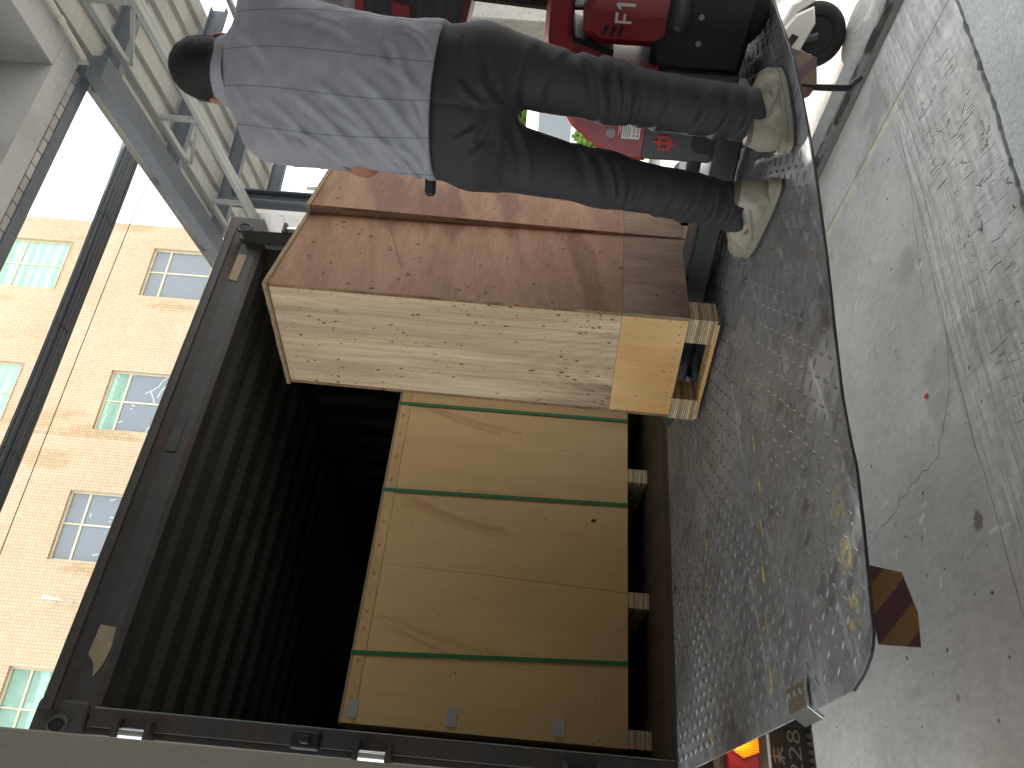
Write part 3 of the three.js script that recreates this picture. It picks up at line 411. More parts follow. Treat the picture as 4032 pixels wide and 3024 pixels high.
    const chip = (x, z, w, h, c) => { const [u, v] = P(x, z); g.fillStyle = c; for (let k = 0; k < 3; k++) { g.beginPath(); g.ellipse(u + (R() - 0.5) * w, v + (R() - 0.5) * h, w * (0.25 + 0.3 * R()), h * (0.25 + 0.3 * R()), (R() - 0.5) * 0.3, 0, 7); g.fill(); } };
    const Yl = (a) => 'rgba(222,198,104,' + a + ')';
    for (const [x, z, a] of [[0.36, -2.357, 1], [0.47, -2.345, 0.5], [0.6, -2.335, 1], [0.70, -2.325, 0.9], [0.80, -2.31, 0.8], [0.92, -2.288, 0.9], [1.06, -2.28, 0.6], [0.41, -1.794, 1], [0.53, -1.785, 0.5], [0.655, -1.774, 1], [0.76, -1.75, 0.7], [0.87, -1.734, 1], [1.0, -1.743, 0.8], [1.2, -1.737, 0.55], [1.4, -1.722, 0.45], [1.54, -1.703, 0.5]]) { const [u, v] = P(x, z); g.fillStyle = Yl(a); g.beginPath(); g.moveTo(u - 0.028, v + 0.004); g.lineTo(u + 0.026, v + 0.006); g.lineTo(u + 0.03, v - 0.005); g.lineTo(u - 0.02, v - 0.008); g.fill(); }
    for (let i = 0; i < 190; i++) { const x = mix(0.37, 0.72, R()); if (Math.sin(x * 62) < -0.45) continue; chip(x, -1.318 + (R() - 0.5) * 0.055 + 0.02 * (x - 0.5), 0.010, 0.006, Yl(0.15 + R() * 0.35)); }
    for (let i = 0; i < 60; i++) { const x = mix(0.41, 0.75, R()); chip(x, -1.52 - 0.11 * (x - 0.41) / 0.2 * 0.6 + (R() - 0.5) * 0.02, 0.02, 0.006, 'rgba(150,96,100,0.10)'); }
    for (let i = 0; i < 260; i++) { const x = mix(0.3, 2.6, R()), z = mix(-2.8, -1.16, R()), l = 0.02 + R() * 0.1, a = -0.3 + (R() - 0.5) * 1.2; g.strokeStyle = R() < 0.6 ? 'rgba(170,172,174,0.20)' : 'rgba(40,40,42,0.25)'; g.lineWidth = 0.001 + R() * 0.004; const [u, v] = P(x, z); g.beginPath(); g.moveTo(u, v); g.lineTo(u + Math.cos(a) * l, v + Math.sin(a) * l); g.stroke(); }
  });
  tPlat.offset.set(-(0.28 - 1.48) / 2.4, -(1.13 - 2.85) / 1.7);
  const mPlat = M({ map: tPlat, roughness: 0.55, metalness: 0.12, roughnessMap: bumpTex(1.2, 1.2, 300, (x, y) => 0.75 + 0.9 * (fbm(x * 5, y * 5, 5) - 0.5)) });
  const lift = part(T, 'tail_lift_platform', muv(plate(edge.map(([x, z]) => [X(x), Z(z)]), PY - 0.006, PY)), mPlat, 'worn grey tread plate platform with chipped yellow paint');
  part(lift, 'edge_strip', tube(edge.slice(1, -1).map(([x, z]) => [X(x), PY - 0.0045, Z(z)]), 0.0026, 160, 6), mBlack);
  part(lift, 'hinge_slot', box(0.915, PY - 0.002, -2.785, 0.945, PY + 0.0015, -2.755), mBlack);
  for (const [x, z] of [[0.66, -1.7], [1.2, -1.7], [1.75, -1.7], [2.3, -1.7]]) part(lift, 'underframe_rib', box(x, PY - 0.12, -2.8, x + 0.08, PY - 0.018, z), mBlack);
  for (const x of [1.0, 1.84]) part(T, 'lift_arm', box(x, 0.52, -3.3, x + 0.1, 0.64, -2.5), mBlack);
  // raised lens treads: the 300 nearest one by one, the rest as one part
  const N = 8, lp = [], li = []; for (const [s, h] of [[1, -0.0002], [0.62, 0.0023]]) for (let i = 0; i < N; i++) { const a = i / N * Math.PI * 2; lp.push(Math.cos(a) * 0.0165 * s, h, Math.sin(a) * 0.0046 * s); } lp.push(0, 0.0034, 0);
  for (let i = 0; i < N; i++) { const j = (i + 1) % N; li.push(i, N + i, j, j, N + i, N + j, N + i, 2 * N, N + j); }
  const lens = new THREE.BufferGeometry(); lens.setAttribute('position', new THREE.Float32BufferAttribute(lp, 3)); lens.setAttribute('uv', new THREE.Float32BufferAttribute(new Array((2 * N + 1) * 2).fill(0.3), 2)); lens.setIndex(li); lens.computeVertexNormals();
  const mTread = M({ color: lin(0.27, 0.273, 0.276), roughness: 0.38, metalness: 0.5 });
  const inside = (x, z) => { let c = false; for (let i = 0, j = edge.length - 1; i < edge.length; j = i++) { const [xi, zi] = edge[i], [xj, zj] = edge[j]; if ((zi > z) !== (zj > z) && x < (xj - xi) * (z - zi) / (zj - zi) + xi) c = !c; } return c; };
  const spots = [], pt = 0.0355; for (let i = 0; i < 66; i++) for (let j = 0; j < 47; j++) { const x = 0.32 + i * pt, z = -2.80 + j * pt; if (inside(x - 0.012, z) && inside(x + 0.012, z) && inside(x, z + 0.014) && z < -1.2 + 0.01) if (hash(i, j + 900) > 0.04) spots.push([x + 0.002 * (hash(i, j) - 0.5), z + 0.002 * (hash(j, i) - 0.5), (i + j) % 2 ? Math.PI / 4 : -Math.PI / 4, 0.6 + 0.5 * sm(0.3, 0.6, fbm(x * 5, z * 5, 3)) * (0.7 + 0.3 * hash(i + 7, j))]); }
  spots.sort((a, b) => Math.hypot(a[0], a[1]) - Math.hypot(b[0], b[1]));
  const rest = [], mtx = new THREE.Matrix4(), qq = new THREE.Quaternion();
  spots.forEach(([x, z, r, hh], k) => {
    if (k < 300) { const m = part(lift, 'tread', lens, mTread); m.position.set(X(x), PY, Z(z)); m.rotation.y = r; m.scale.y = hh; } else rest.push(mtx.compose(V(X(x), PY, Z(z)), qq.setFromAxisAngle(V(0, 1, 0), r), V(1, hh, 1)).clone());
  });
  const im = new THREE.InstancedMesh(lens, mTread, rest.length); rest.forEach((m, i) => im.setMatrixAt(i, m)); im.name = 'treads'; im.userData = { kind: 'stuff' }; im.castShadow = im.receiveShadow = true; lift.add(im);
  // shiny folded bracket on the side of the platform
  const brk = part(lift, 'side_bracket', muv(extr([[0, 0], [0.048, 0], [0.068, -0.028], [0.063, -0.031], [0.045, -0.005], [0, -0.005]].map(([a, c]) => [-a, c]), 0.10, 0.001).translate(X(0.365), PY + 0.009, Z(-1.668))), M({ color: lin(0.62, 0.62, 0.62), metalness: 0.9, roughness: 0.25 }), 'bright folded steel bracket');
  void brk;
  for (let k = 0; k < 4; k++) part(lift, 'weld_bead', cyl([X(0.372 - 0.012 * 0), PY + 0.004, Z(-1.665 + k * 0.033)], [X(0.345), PY + 0.011, Z(-1.662 + k * 0.033)], 0.003, 6), mChrome);
  // striped warning flaps under the lip
  const tFlag = tex(0.2, 0.2, 500, (x, y) => { const k = ((x * 0.9 + y) / 0.045 + 8.4) % 2 < 1, v = 22 * (fbm(x * 30, y * 30, 3) - 0.5); return k ? [122 + v, 84 + v, 26] : [78 + v, 20 + v * 0.5, 28]; });
  const mFlag = M({ map: tFlag, roughness: 0.6, transmission: 0.12, thickness: 0 });
  const fl = (pts, z, n, w, lab) => part(T, 'warning_flap', muv(extr(pts.map(([x, y]) => [X(x), y]), 0.004).translate(0, 0, Z(z))), mFlag, lab);
  fl([[0.372, 0.925], [0.373, 0.855], [0.432, 0.848], [0.503, 0.862], [0.513, 0.93]], -1.3, 0, 0, 'red and yellow striped warning flap');
  fl([[1.70, 0.925], [1.72, 0.90], [1.742, 0.888], [1.771, 0.875], [1.884, 0.86], [1.92, 0.925]], -1.2, 0, 0, 'sunlit red brown warning flap');
  part(T, 'hook_rod', tube([[1.758, 0.925, -1.2], [1.759, 0.875, -1.2], [1.765, 0.80, -1.2], [1.772, 0.788, -1.2], [1.79, 0.775, -1.2], [1.812, 0.755, -1.2]].map(([x, y, z]) => [X(x), y, Z(z)]), 0.0085, 24, 8), mBlack, 'bent black rod hanging from the lift');
}

// ---------------------------------------------------------------- crates
function crate(name, label, A, rot, w, d, h, o) {
  // A is the near lower corner; x runs along the wide face, -z along the narrow one
  const M4 = new THREE.Euler(rot[0], rot[1], rot[2], 'XZY'), off = V(w / 2, -o.leg - 0.014, -d / 2).applyEuler(M4);
  const G = thing(name, label, 'crate', [A[0] + off.x, A[1] + off.y, A[2] + off.z]);
  G.rotation.copy(M4);
  const x0 = -w / 2, x1 = w / 2, z0 = -d / 2, z1 = d / 2, y0 = o.leg + 0.014, t = 0.012, hl = o.low, y1 = y0 + h;
  const P = (n, g, m, u = 0, v = 0, l) => part(G, n, muv(g, u, v), m, l);
  // narrow end panels sit between the wide panels
  P('end_panel', bb(x0 + 0.001, y0 + hl + 0.001, z0 + t, x0 + t, y1 - t, z1 - t), o.end, 0.25, -0.25);
  P('end_panel', bb(x0, y0, z0 + t, x0 + t, y0 + hl, z1 - t), o.endLow, 0.25, -0.09);
  P('end_panel', bb(x1 - t, y0, z0 + t, x1, y1 - t, z1 - t), o.end, 0.25, -0.25);
  P('wide_panel', bb(x0, y0 + hl + 0.001, z1 - t, x1, y1 - t, z1), o.wide, o.wu, -0.25);
  P('wide_panel', bb(x0, y0, z1 - t + 0.001, x1, y0 + hl, z1 + 0.001), o.wideLow, o.wu, -0.09);
  P('wide_panel', bb(x0, y0, z0, x1, y1 - t, z0 + t), o.wide, o.wu, -0.25);
  const R = rng(w * 1000 | 0);
  // lid edge, slightly ragged
  const rag = [], n = 16; for (let i = 0; i <= n; i++) rag.push([mix(x0 - 0.006, x1 + 0.004, i / n), z1 + 0.004 + R() * 0.003]); for (let i = 0; i <= n; i++) rag.push([x1 + 0.004 + R() * 0.003, mix(z1 + 0.004, z0 - 0.004, i / n)]); for (let i = 0; i <= n; i++) rag.push([mix(x1 + 0.004, x0 - 0.006, i / n), z0 - 0.004 - R() * 0.002]); for (let i = 0; i <= n; i++) rag.push([x0 - 0.006 - R() * 0.004, mix(z0 - 0.004, z1 + 0.004, i / n)]);
  const lid = part(G, 'lid', muv(plate(rag, y1 - t + 0.001, y1 + 0.003)), mPlyEdge); void lid;
  P('base_board', bb(x0 + 0.002, y0, z0 + t + 0.001, x1 - 0.002, y0 + 0.012, z1 - t - 0.001), mPlyDark);
  for (const [bx0, bz0] of [[x0, z1 - 0.094], [x0, z0], [x1 - 0.09, z1 - 0.094], [x1 - 0.09, z0]]) P('foot_block', bb(bx0 - 0.004, 0.014, bz0, bx0 + 0.09, y0 - 0.001, bz0 + 0.094), mLam, R(), 0);
  for (const bx0 of [x0 + 0.008, x1 - 0.085]) P('bottom_board', bb(bx0, 0.001, z0 - 0.006, bx0 + 0.075, 0.0135, z1 - 0.022), mPlyGold, R(), 0);
  const nail = new THREE.CylinderGeometry(0.0018, 0.0018, 0.003, 6), mN = M({ color: lin(0.03, 0.025, 0.02), roughness: 0.6 });
  for (let i = 0; i < o.nails; i++) { const k = part(G, 'nail', nail, mN), u = (i + 0.5) / o.nails; if (i % 2) { k.position.set(x0 - 0.0002, y0 + 0.02 + 0.004 * R(), mix(z0 + 0.03, z1 - 0.03, u)); k.rotation.z = Math.PI / 2; } else { k.position.set(x0 - 0.0002, y0 + 0.03 + u * (h - 0.06), z1 - 0.018 - 0.003 * R()); k.rotation.z = Math.PI / 2; } }
  return G;
}
const lean = [rad(-2.01), rad(14.82), rad(-2.0)];
crate('tall_plywood_crate', 'tall plywood crate with pale speckled end and golden bottom panel on the lift', [1.4898, 1.072, -1.8521], lean, 0.4669, 0.4339, 1.375, { leg: 0.087, low: 0.208, end: mPlyLight, endLow: mPlyGold, wide: mPlyBrown, wideLow: mPlyDark, wu: 0.25, nails: 24 });
{
  const e = new THREE.Euler(lean[0], lean[1], lean[2], 'XZY'), p = V(0.472, 0.0, 0.004).applyEuler(e);
  crate('tall_plywood_crate', 'brown plywood crate standing just behind the man and against the speckled crate', [1.4898 + p.x, 1.072 + p.y, -1.8521 + p.z], [rad(-0.7), rad(14.82), rad(-1.9)], 0.40, 0.4339, 1.372, { leg: 0.087, low: 0.208, end: mPlyDark, endLow: mPlyDark, wide: mPlyBrown, wideLow: mPlyDark, wu: 0.72, nails: 8 });
}
{ // the wide strapped crate inside the lorry
  const G = thing('wide_strapped_crate', 'wide beige plywood crate with green straps inside the lorry', 'crate', [1.32, PY, -3.3]);
  const x0 = 0.443 - 1.32, x1 = 2.22 - 1.32, h0 = 0.096, h1 = 1.253, dp = -0.9;
  part(G, 'front_panel', muv(bb(x0, h0, -0.012, x1, h1 - 0.05, 0), -x0, -h0), mPlyBeige);
  part(G, 'top_batten', muv(bb(x0, h1 - 0.049, -0.012, x1, h1, 0.003), -x0, -(h1 - 0.052)), mPlyBand);
  part(G, 'side_panel', muv(bb(x0, h0, dp, x0 + 0.012, h1, -0.0125)), mPlyBeige);
  part(G, 'side_panel', muv(bb(x1 - 0.012, h0, dp, x1, h1, -0.0125)), mPlyBeige);
  part(G, 'back_panel', muv(bb(x0 + 0.013, h0, dp, x1 - 0.013, h1, dp + 0.012)), mPlyBeige);
  part(G, 'lid', muv(bb(x0 - 0.003, h1 + 0.001, dp, x1 + 0.003, h1 + 0.011, 0.004)), mPlyEdge);
  for (const x of [0.445, 1.01, 1.62, 2.15]) part(G, 'skid', muv(bb(x - 1.32, 0.001, dp, x - 1.32 + 0.07, h0 - 0.001, -0.004)), mLam);
  const mS = M({ color: lin(0.012, 0.15, 0.038), roughness: 0.6 });
  for (const [xa, xb] of [[1.954, 1.957], [1.470, 1.495], [0.716, 0.770]]) {
    const a = xa - 1.32, b = xb - 1.32, w = 0.0085;
    part(G, 'strap', [extr([[b - w, h0 - 0.002], [b + w, h0 - 0.002], [a + w, h1 + 0.013], [a - w, h1 + 0.013]], 0.0015).translate(0, 0, 0.0045), bb(a - w, h1 + 0.0115, dp, a + w, h1 + 0.0130, 0.0045)], mS);
  }
  const mClip = M({ map: tex(0.1, 0.1, 512, (x, y) => { const v = 176 + 50 * (fbm(x * 60, y * 60, 3) - 0.5); return [v, v, v - 3]; }), metalness: 0.6, roughness: 0.4 });
  for (const y of [1.216, 0.811, 0.375]) {
    const c = part(G, 'corner_clip', [bb(x0 + 0.02, y - 0.02, 0.0035, x0 + 0.09, y + 0.02, 0.0055)], mClip);
    for (let k = 0; k < 6; k++) part(c, 'clip_tooth', extr([[0, 0], [0.008, 0.004], [0, 0.008]], 0.003).translate(x0 + 0.026 + (k % 3) * 0.022, y - 0.013 + Math.floor(k / 3) * 0.018, 0.0055), mClip);
  }
  // small dark scuff printed on the panel
  part(G, 'scuff_mark', extr([[0, 0], [0.022, -0.008], [0.02, 0.012], [0.008, 0.02], [0.006, 0.008]], 0.0008).translate(0.07, 0.25, 0.0002), M({ color: lin(0.03, 0.02, 0.015), roughness: 0.9 }));
}
// ---------------------------------------------------------------- electric pallet truck
{
  const G = thing('electric_pallet_truck', 'red and black electric pallet truck with its forks under the crates', 'pallet truck', [2.13, PY, -1.55], Math.atan2(0.321, 0.947));
  // side profiles are drawn as (z, y) and extruded along x
  const side = (pts, x0, x1, bev = 0.006, holes) => muv(extr(pts.map(([z, y]) => [-z, y]), x1 - x0 - 2 * bev, bev, holes ? holes.map((h) => h.map(([z, y]) => [-z, y])) : []).rotateY(Math.PI / 2).translate(x0 + bev, 0, 0));
  for (const [xa, xb] of [[-0.275, -0.115], [0.115, 0.275]]) {
    const f = part(G, 'fork', side([[0.12, 0.036], [0.12, 0.10], [-1.0, 0.10], [-1.12, 0.075], [-1.14, 0.05], [-1.1, 0.036]], xa, xb, 0.008), mBlackGloss);
    part(f, 'fork_rib', side([[0.1, 0.101], [-0.95, 0.101], [-0.95, 0.107], [0.1, 0.107]], xa + 0.02, xb - 0.02, 0.002), mBlackGloss);
    part(f, 'load_roller', cyl([xa + 0.04, 0.037, -0.95], [xb - 0.04, 0.037, -0.95], 0.036, 18), mGalv);
  }
  // heel frame: black lower box, red upper housing
  const fr = part(G, 'heel_frame', side([[-0.10, 0.075], [0.15, 0.075], [0.15, 0.315], [-0.10, 0.315]], -0.22, 0.22), mBlackGloss);
  part(fr, 'recess_panel', side([[-0.07, 0.085], [0.03, 0.085], [0.03, 0.165], [-0.055, 0.165], [-0.07, 0.15]], -0.2245, -0.214, 0.004), mBlack);
  const hs = part(G, 'red_housing', side([[-0.10, 0.318], [0.15, 0.318], [0.15, 0.55], [0.02, 0.552], [-0.012, 0.53], [-0.085, 0.43], [-0.10, 0.39]], -0.222, 0.222, 0.014), mRed);
  part(hs, 'round_cap', cyl([-0.224, 0.42, -0.03], [-0.2205, 0.42, -0.03], 0.015, 20), mGalv);
  // red sign with two windows and pins, stuck on the black side
  const mSt = M({ color: lin(0.5, 0.03, 0.025), roughness: 0.5 });
  const sg = side([[-0.073, 0.234], [-0.069, 0.272], [-0.050, 0.272], [-0.050, 0.286], [-0.042, 0.286], [-0.042, 0.272], [-0.027, 0.274], [-0.027, 0.240], [-0.035, 0.24], [-0.035, 0.232], [-0.046, 0.232], [-0.046, 0.222], [-0.054, 0.222], [-0.054, 0.232], [-0.064, 0.232]], -0.2235, -0.2198, 0.0006, [[[-0.064, 0.244], [-0.052, 0.244], [-0.052, 0.263], [-0.063, 0.263]], [[-0.045, 0.244], [-0.034, 0.244], [-0.034, 0.263], [-0.045, 0.263]]]);
  part(fr, 'red_mark', sg, mSt, 'red stencilled character on the black side');
  const lc = document.createElement('canvas'); lc.width = 256; lc.height = 256; { const g = lc.getContext('2d'); g.fillStyle = '#e9e7e3'; g.fillRect(0, 0, 256, 256); g.fillStyle = '#b3252b'; g.fillRect(0, 0, 256, 58); g.fillStyle = '#e9e7e3'; g.fillRect(30, 22, 196, 6); g.fillRect(60, 36, 130, 6); g.fillStyle = '#444'; for (let k = 0; k < 4; k++) { g.fillRect(16, 76 + k * 22, 150 - k * 14, 7); } g.fillStyle = '#b3252b'; for (const [x, y] of [[20, 200], [20, 240]]) { g.beginPath(); g.moveTo(x, y); g.lineTo(x + 28, y); g.lineTo(x + 14, y - 26); g.fill(); g.fillRect(x + 40, y - 18, 170, 7); g.fillRect(x + 40, y - 6, 140, 5); } }
  const lt = new THREE.CanvasTexture(lc); lt.colorSpace = THREE.SRGBColorSpace; lt.magFilter = THREE.LinearFilter;
  part(hs, 'warning_label', new THREE.BoxGeometry(0.078, 0.072, 0.001).rotateY(-Math.PI / 2).translate(-0.2235, 0.367, -0.005), M({ map: lt, roughness: 0.4 }), 'white and red warning label');
  // drive unit
  const du = part(G, 'drive_cover', side([[0.235, 0.29], [0.225, 0.32], [0.225, 0.48], [0.245, 0.512], [0.29, 0.515], [0.33, 0.50], [0.40, 0.50], [0.46, 0.47], [0.50, 0.36], [0.49, 0.29]], -0.17, 0.17, 0.02), mRed, 'glossy red motor cover');
  for (const k of [0, 1, 2]) part(du, 'vent_slot', side([[0.234, 0.478 - k * 0.022], [0.259, 0.468 - k * 0.022], [0.259, 0.461 - k * 0.022], [0.234, 0.471 - k * 0.022]], -0.1735, -0.168, 0.0015), mBlack);
  const cF = (pts) => side(pts.map(([z, y]) => [0.268 + z, 0.392 + y]), -0.1718, -0.1698, 0.0004);
  const mW = M({ color: lin(0.72, 0.71, 0.69), roughness: 0.5 });
  part(du, 'letter_mark', cF([[0, 0], [0.006, 0], [0.006, 0.024], [0.024, 0.024], [0.024, 0.030], [0.006, 0.030], [0.006, 0.046], [0.027, 0.046], [0.027, 0.053], [0, 0.053]]), mW, 'white letter F');
  part(du, 'digit_mark', cF([[0.045, 0], [0.0525, 0], [0.0525, 0.053], [0.047, 0.053], [0.037, 0.045], [0.037, 0.038], [0.045, 0.043]]), mW, 'white digit 1');
  part(du, 'slanted_rib', side([[0.262, 0.40], [0.272, 0.395], [0.285, 0.30], [0.277, 0.30]], -0.174, -0.168, 0.002), mRed);
  const ch = part(G, 'chassis_skirt', side([[0.16, 0.08], [0.155, 0.31], [0.22, 0.315], [0.235, 0.288], [0.49, 0.288], [0.52, 0.25], [0.52, 0.10], [0.44, 0.06], [0.20, 0.075]], -0.18, 0.18, 0.018), mBlack);
  part(ch, 'bolt', cyl([-0.184, 0.20, 0.23], [-0.178, 0.20, 0.23], 0.008, 10), mGalv); part(ch, 'bolt', cyl([-0.184, 0.205, 0.30], [-0.178, 0.205, 0.30], 0.008, 10), mGalv);
  part(ch, 'bumper_roll', new THREE.CapsuleGeometry(0.028, 0.20, 6, 14).rotateX(Math.PI / 2).translate(-0.18, 0.262, 0.38), mBlackGloss);
  const wl = part(G, 'drive_wheel', new THREE.TorusGeometry(0.07, 0.042, 12, 28).rotateY(Math.PI / 2).scale(1.5, 1, 1).translate(-0.10, 0.113, 0.31), mRubber); part(wl, 'hub', cyl([-0.17, 0.113, 0.31], [-0.03, 0.113, 0.31], 0.05, 20), mGalv);
  // arched carrying hoop over the cover, and the tiller
  const hoop = part(G, 'hoop', side([[0.12, 0.44], [0.16, 0.44], [0.195, 0.56], [0.22, 0.578], [0.42, 0.578], [0.42, 0.628], [0.22, 0.632], [0.185, 0.628], [0.155, 0.60]], -0.16, 0.16, 0.012), mRed); part(hoop, 'inner_lining', side([[0.165, 0.44], [0.185, 0.44], [0.215, 0.555], [0.235, 0.566], [0.42, 0.566], [0.42, 0.576], [0.225, 0.576], [0.20, 0.562]], -0.15, 0.15, 0.004), mBlack);
  part(G, 'lift_cylinder', cyl([-0.06, 0.49, 0.29], [-0.06, 0.6, 0.285], 0.016, 16), mChrome); part(G, 'cylinder_collar', cyl([-0.06, 0.50, 0.29], [-0.06, 0.525, 0.29], 0.03, 16), mBlack);
  const tl = part(G, 'tiller', side([[0.27, 0.60], [0.33, 0.60], [0.34, 0.98], [0.29, 0.98]], -0.05, 0.05, 0.012), mBlack);
  part(tl, 'control_head', side([[0.22, 0.90], [0.23, 1.02], [0.20, 1.12], [0.25, 1.17], [0.36, 1.16], [0.40, 1.04], [0.38, 0.92], [0.30, 0.88]], -0.15, 0.11, 0.02), mBlackGloss);
  part(tl, 'head_cap', side([[0.195, 1.125], [0.245, 1.178], [0.36, 1.168], [0.36, 1.19], [0.24, 1.205], [0.18, 1.14]], -0.15, 0.11, 0.01), mRed); part(tl, 'switch_key', side([[0.235, 1.04], [0.25, 1.09], [0.28, 1.09], [0.27, 1.04]], -0.158, -0.14, 0.004), mRed);
}

// ---------------------------------------------------------------- the man
function nets(f, lo, hi, cell) { // naive surface nets over a signed distance field
  const n = [0, 1, 2].map((k) => Math.ceil((hi[k] - lo[k]) / cell) + 1), [nx, ny, nz] = n, F = new Float32Array(nx * ny * nz), id = (i, j, k) => i + nx * (j + ny * k);
  for (let k = 0; k < nz; k++) for (let j = 0; j < ny; j++) for (let i = 0; i < nx; i++) F[id(i, j, k)] = f(lo[0] + i * cell, lo[1] + j * cell, lo[2] + k * cell);
  const vi = new Int32Array(nx * ny * nz).fill(-1), pos = [], idx = [], C8 = [[0, 0, 0], [1, 0, 0], [0, 1, 0], [1, 1, 0], [0, 0, 1], [1, 0, 1], [0, 1, 1], [1, 1, 1]], ED = [[0, 1], [2, 3], [4, 5], [6, 7], [0, 2], [1, 3], [4, 6], [5, 7], [0, 4], [1, 5], [2, 6], [3, 7]];
  for (let k = 0; k < nz - 1; k++) for (let j = 0; j < ny - 1; j++) for (let i = 0; i < nx - 1; i++) {
    const v = C8.map(([a, b, c]) => F[id(i + a, j + b, k + c)]); let m = 0; v.forEach((q, s) => { if (q < 0) m |= 1 << s; }); if (m === 0 || m === 255) continue;
    let x = 0, y = 0, z = 0, c = 0;
    for (const [a, b] of ED) { if ((v[a] < 0) === (v[b] < 0)) continue; const t = v[a] / (v[a] - v[b]); x += mix(C8[a][0], C8[b][0], t); y += mix(C8[a][1], C8[b][1], t); z += mix(C8[a][2], C8[b][2], t); c++; }
    vi[id(i, j, k)] = pos.length / 3; pos.push(lo[0] + (i + x / c) * cell, lo[1] + (j + y / c) * cell, lo[2] + (k + z / c) * cell);
  }
  const quad = (a, b, c, d, s) => { if (a < 0 || b < 0 || c < 0 || d < 0) return; s ? idx.push(a, b, c, a, c, d) : idx.push(a, c, b, a, d, c); };
  for (let k = 1; k < nz - 1; k++) for (let j = 1; j < ny - 1; j++) for (let i = 1; i < nx - 1; i++) {
    const s = F[id(i, j, k)] < 0;
    if (s !== F[id(i + 1, j, k)] < 0) quad(vi[id(i, j - 1, k - 1)], vi[id(i, j, k - 1)], vi[id(i, j, k)], vi[id(i, j - 1, k)], s);
    if (s !== F[id(i, j + 1, k)] < 0) quad(vi[id(i - 1, j, k - 1)], vi[id(i - 1, j, k)], vi[id(i, j, k)], vi[id(i, j, k - 1)], s);
    if (s !== F[id(i, j, k + 1)] < 0) quad(vi[id(i - 1, j - 1, k)], vi[id(i, j - 1, k)], vi[id(i, j, k)], vi[id(i - 1, j, k)], s);
  }
  const g = new THREE.BufferGeometry(); g.setAttribute('position', new THREE.Float32BufferAttribute(pos, 3)); g.setIndex(idx); g.computeVertexNormals();
  const uv = new Float32Array(pos.length / 3 * 2); for (let q = 0; q < pos.length / 3; q++) { uv[q * 2] = pos[q * 3]; uv[q * 2 + 1] = pos[q * 3 + 1]; } g.setAttribute('uv', new THREE.BufferAttribute(uv, 2));
  return g;
}
const smin = (a, b, k) => { const h = Math.max(k - Math.abs(a - b), 0) / k; return Math.min(a, b) - h * h * k * 0.25; };
const cap = (x, y, z, a, b, ra, rb) => { const dx = b[0] - a[0], dy = b[1] - a[1], dz = b[2] - a[2], t = clamp(((x - a[0]) * dx + (y - a[1]) * dy + (z - a[2]) * dz) / (dx * dx + dy * dy + dz * dz)); return Math.hypot(x - a[0] - t * dx, y - a[1] - t * dy, z - a[2] - t * dz) - mix(ra, rb, t); };
const ell = (x, y, z, c, r) => { const a = (x - c[0]) / r[0], b = (y - c[1]) / r[1], d = (z - c[2]) / r[2], k = Math.hypot(a, b, d); return (k - 1) * Math.min(r[0], r[1], r[2]); };
const stack = (x, y, z, T, e = 2.3) => { // ellipses stacked up the spine: y, cx, cz, half width, half depth
  let i = 0; while (i < T.length - 2 && y > T[i + 1][0]) i++; const A = T[i], B = T[i + 1], t = clamp((y - A[0]) / (B[0] - A[0])), s = t * t * (3 - 2 * t), q = [1, 2, 3, 4].map((k) => mix(A[k], B[k], mix(t, s, 0.5)));
  const d = (Math.pow(Math.pow(Math.abs(x - q[0]) / q[2], e) + Math.pow(Math.abs(z - q[1]) / q[3], e), 1 / e) - 1) * Math.min(q[2], q[3]);
  return Math.max(d, T[0][0] - y, y - T[T.length - 1][0]);
};
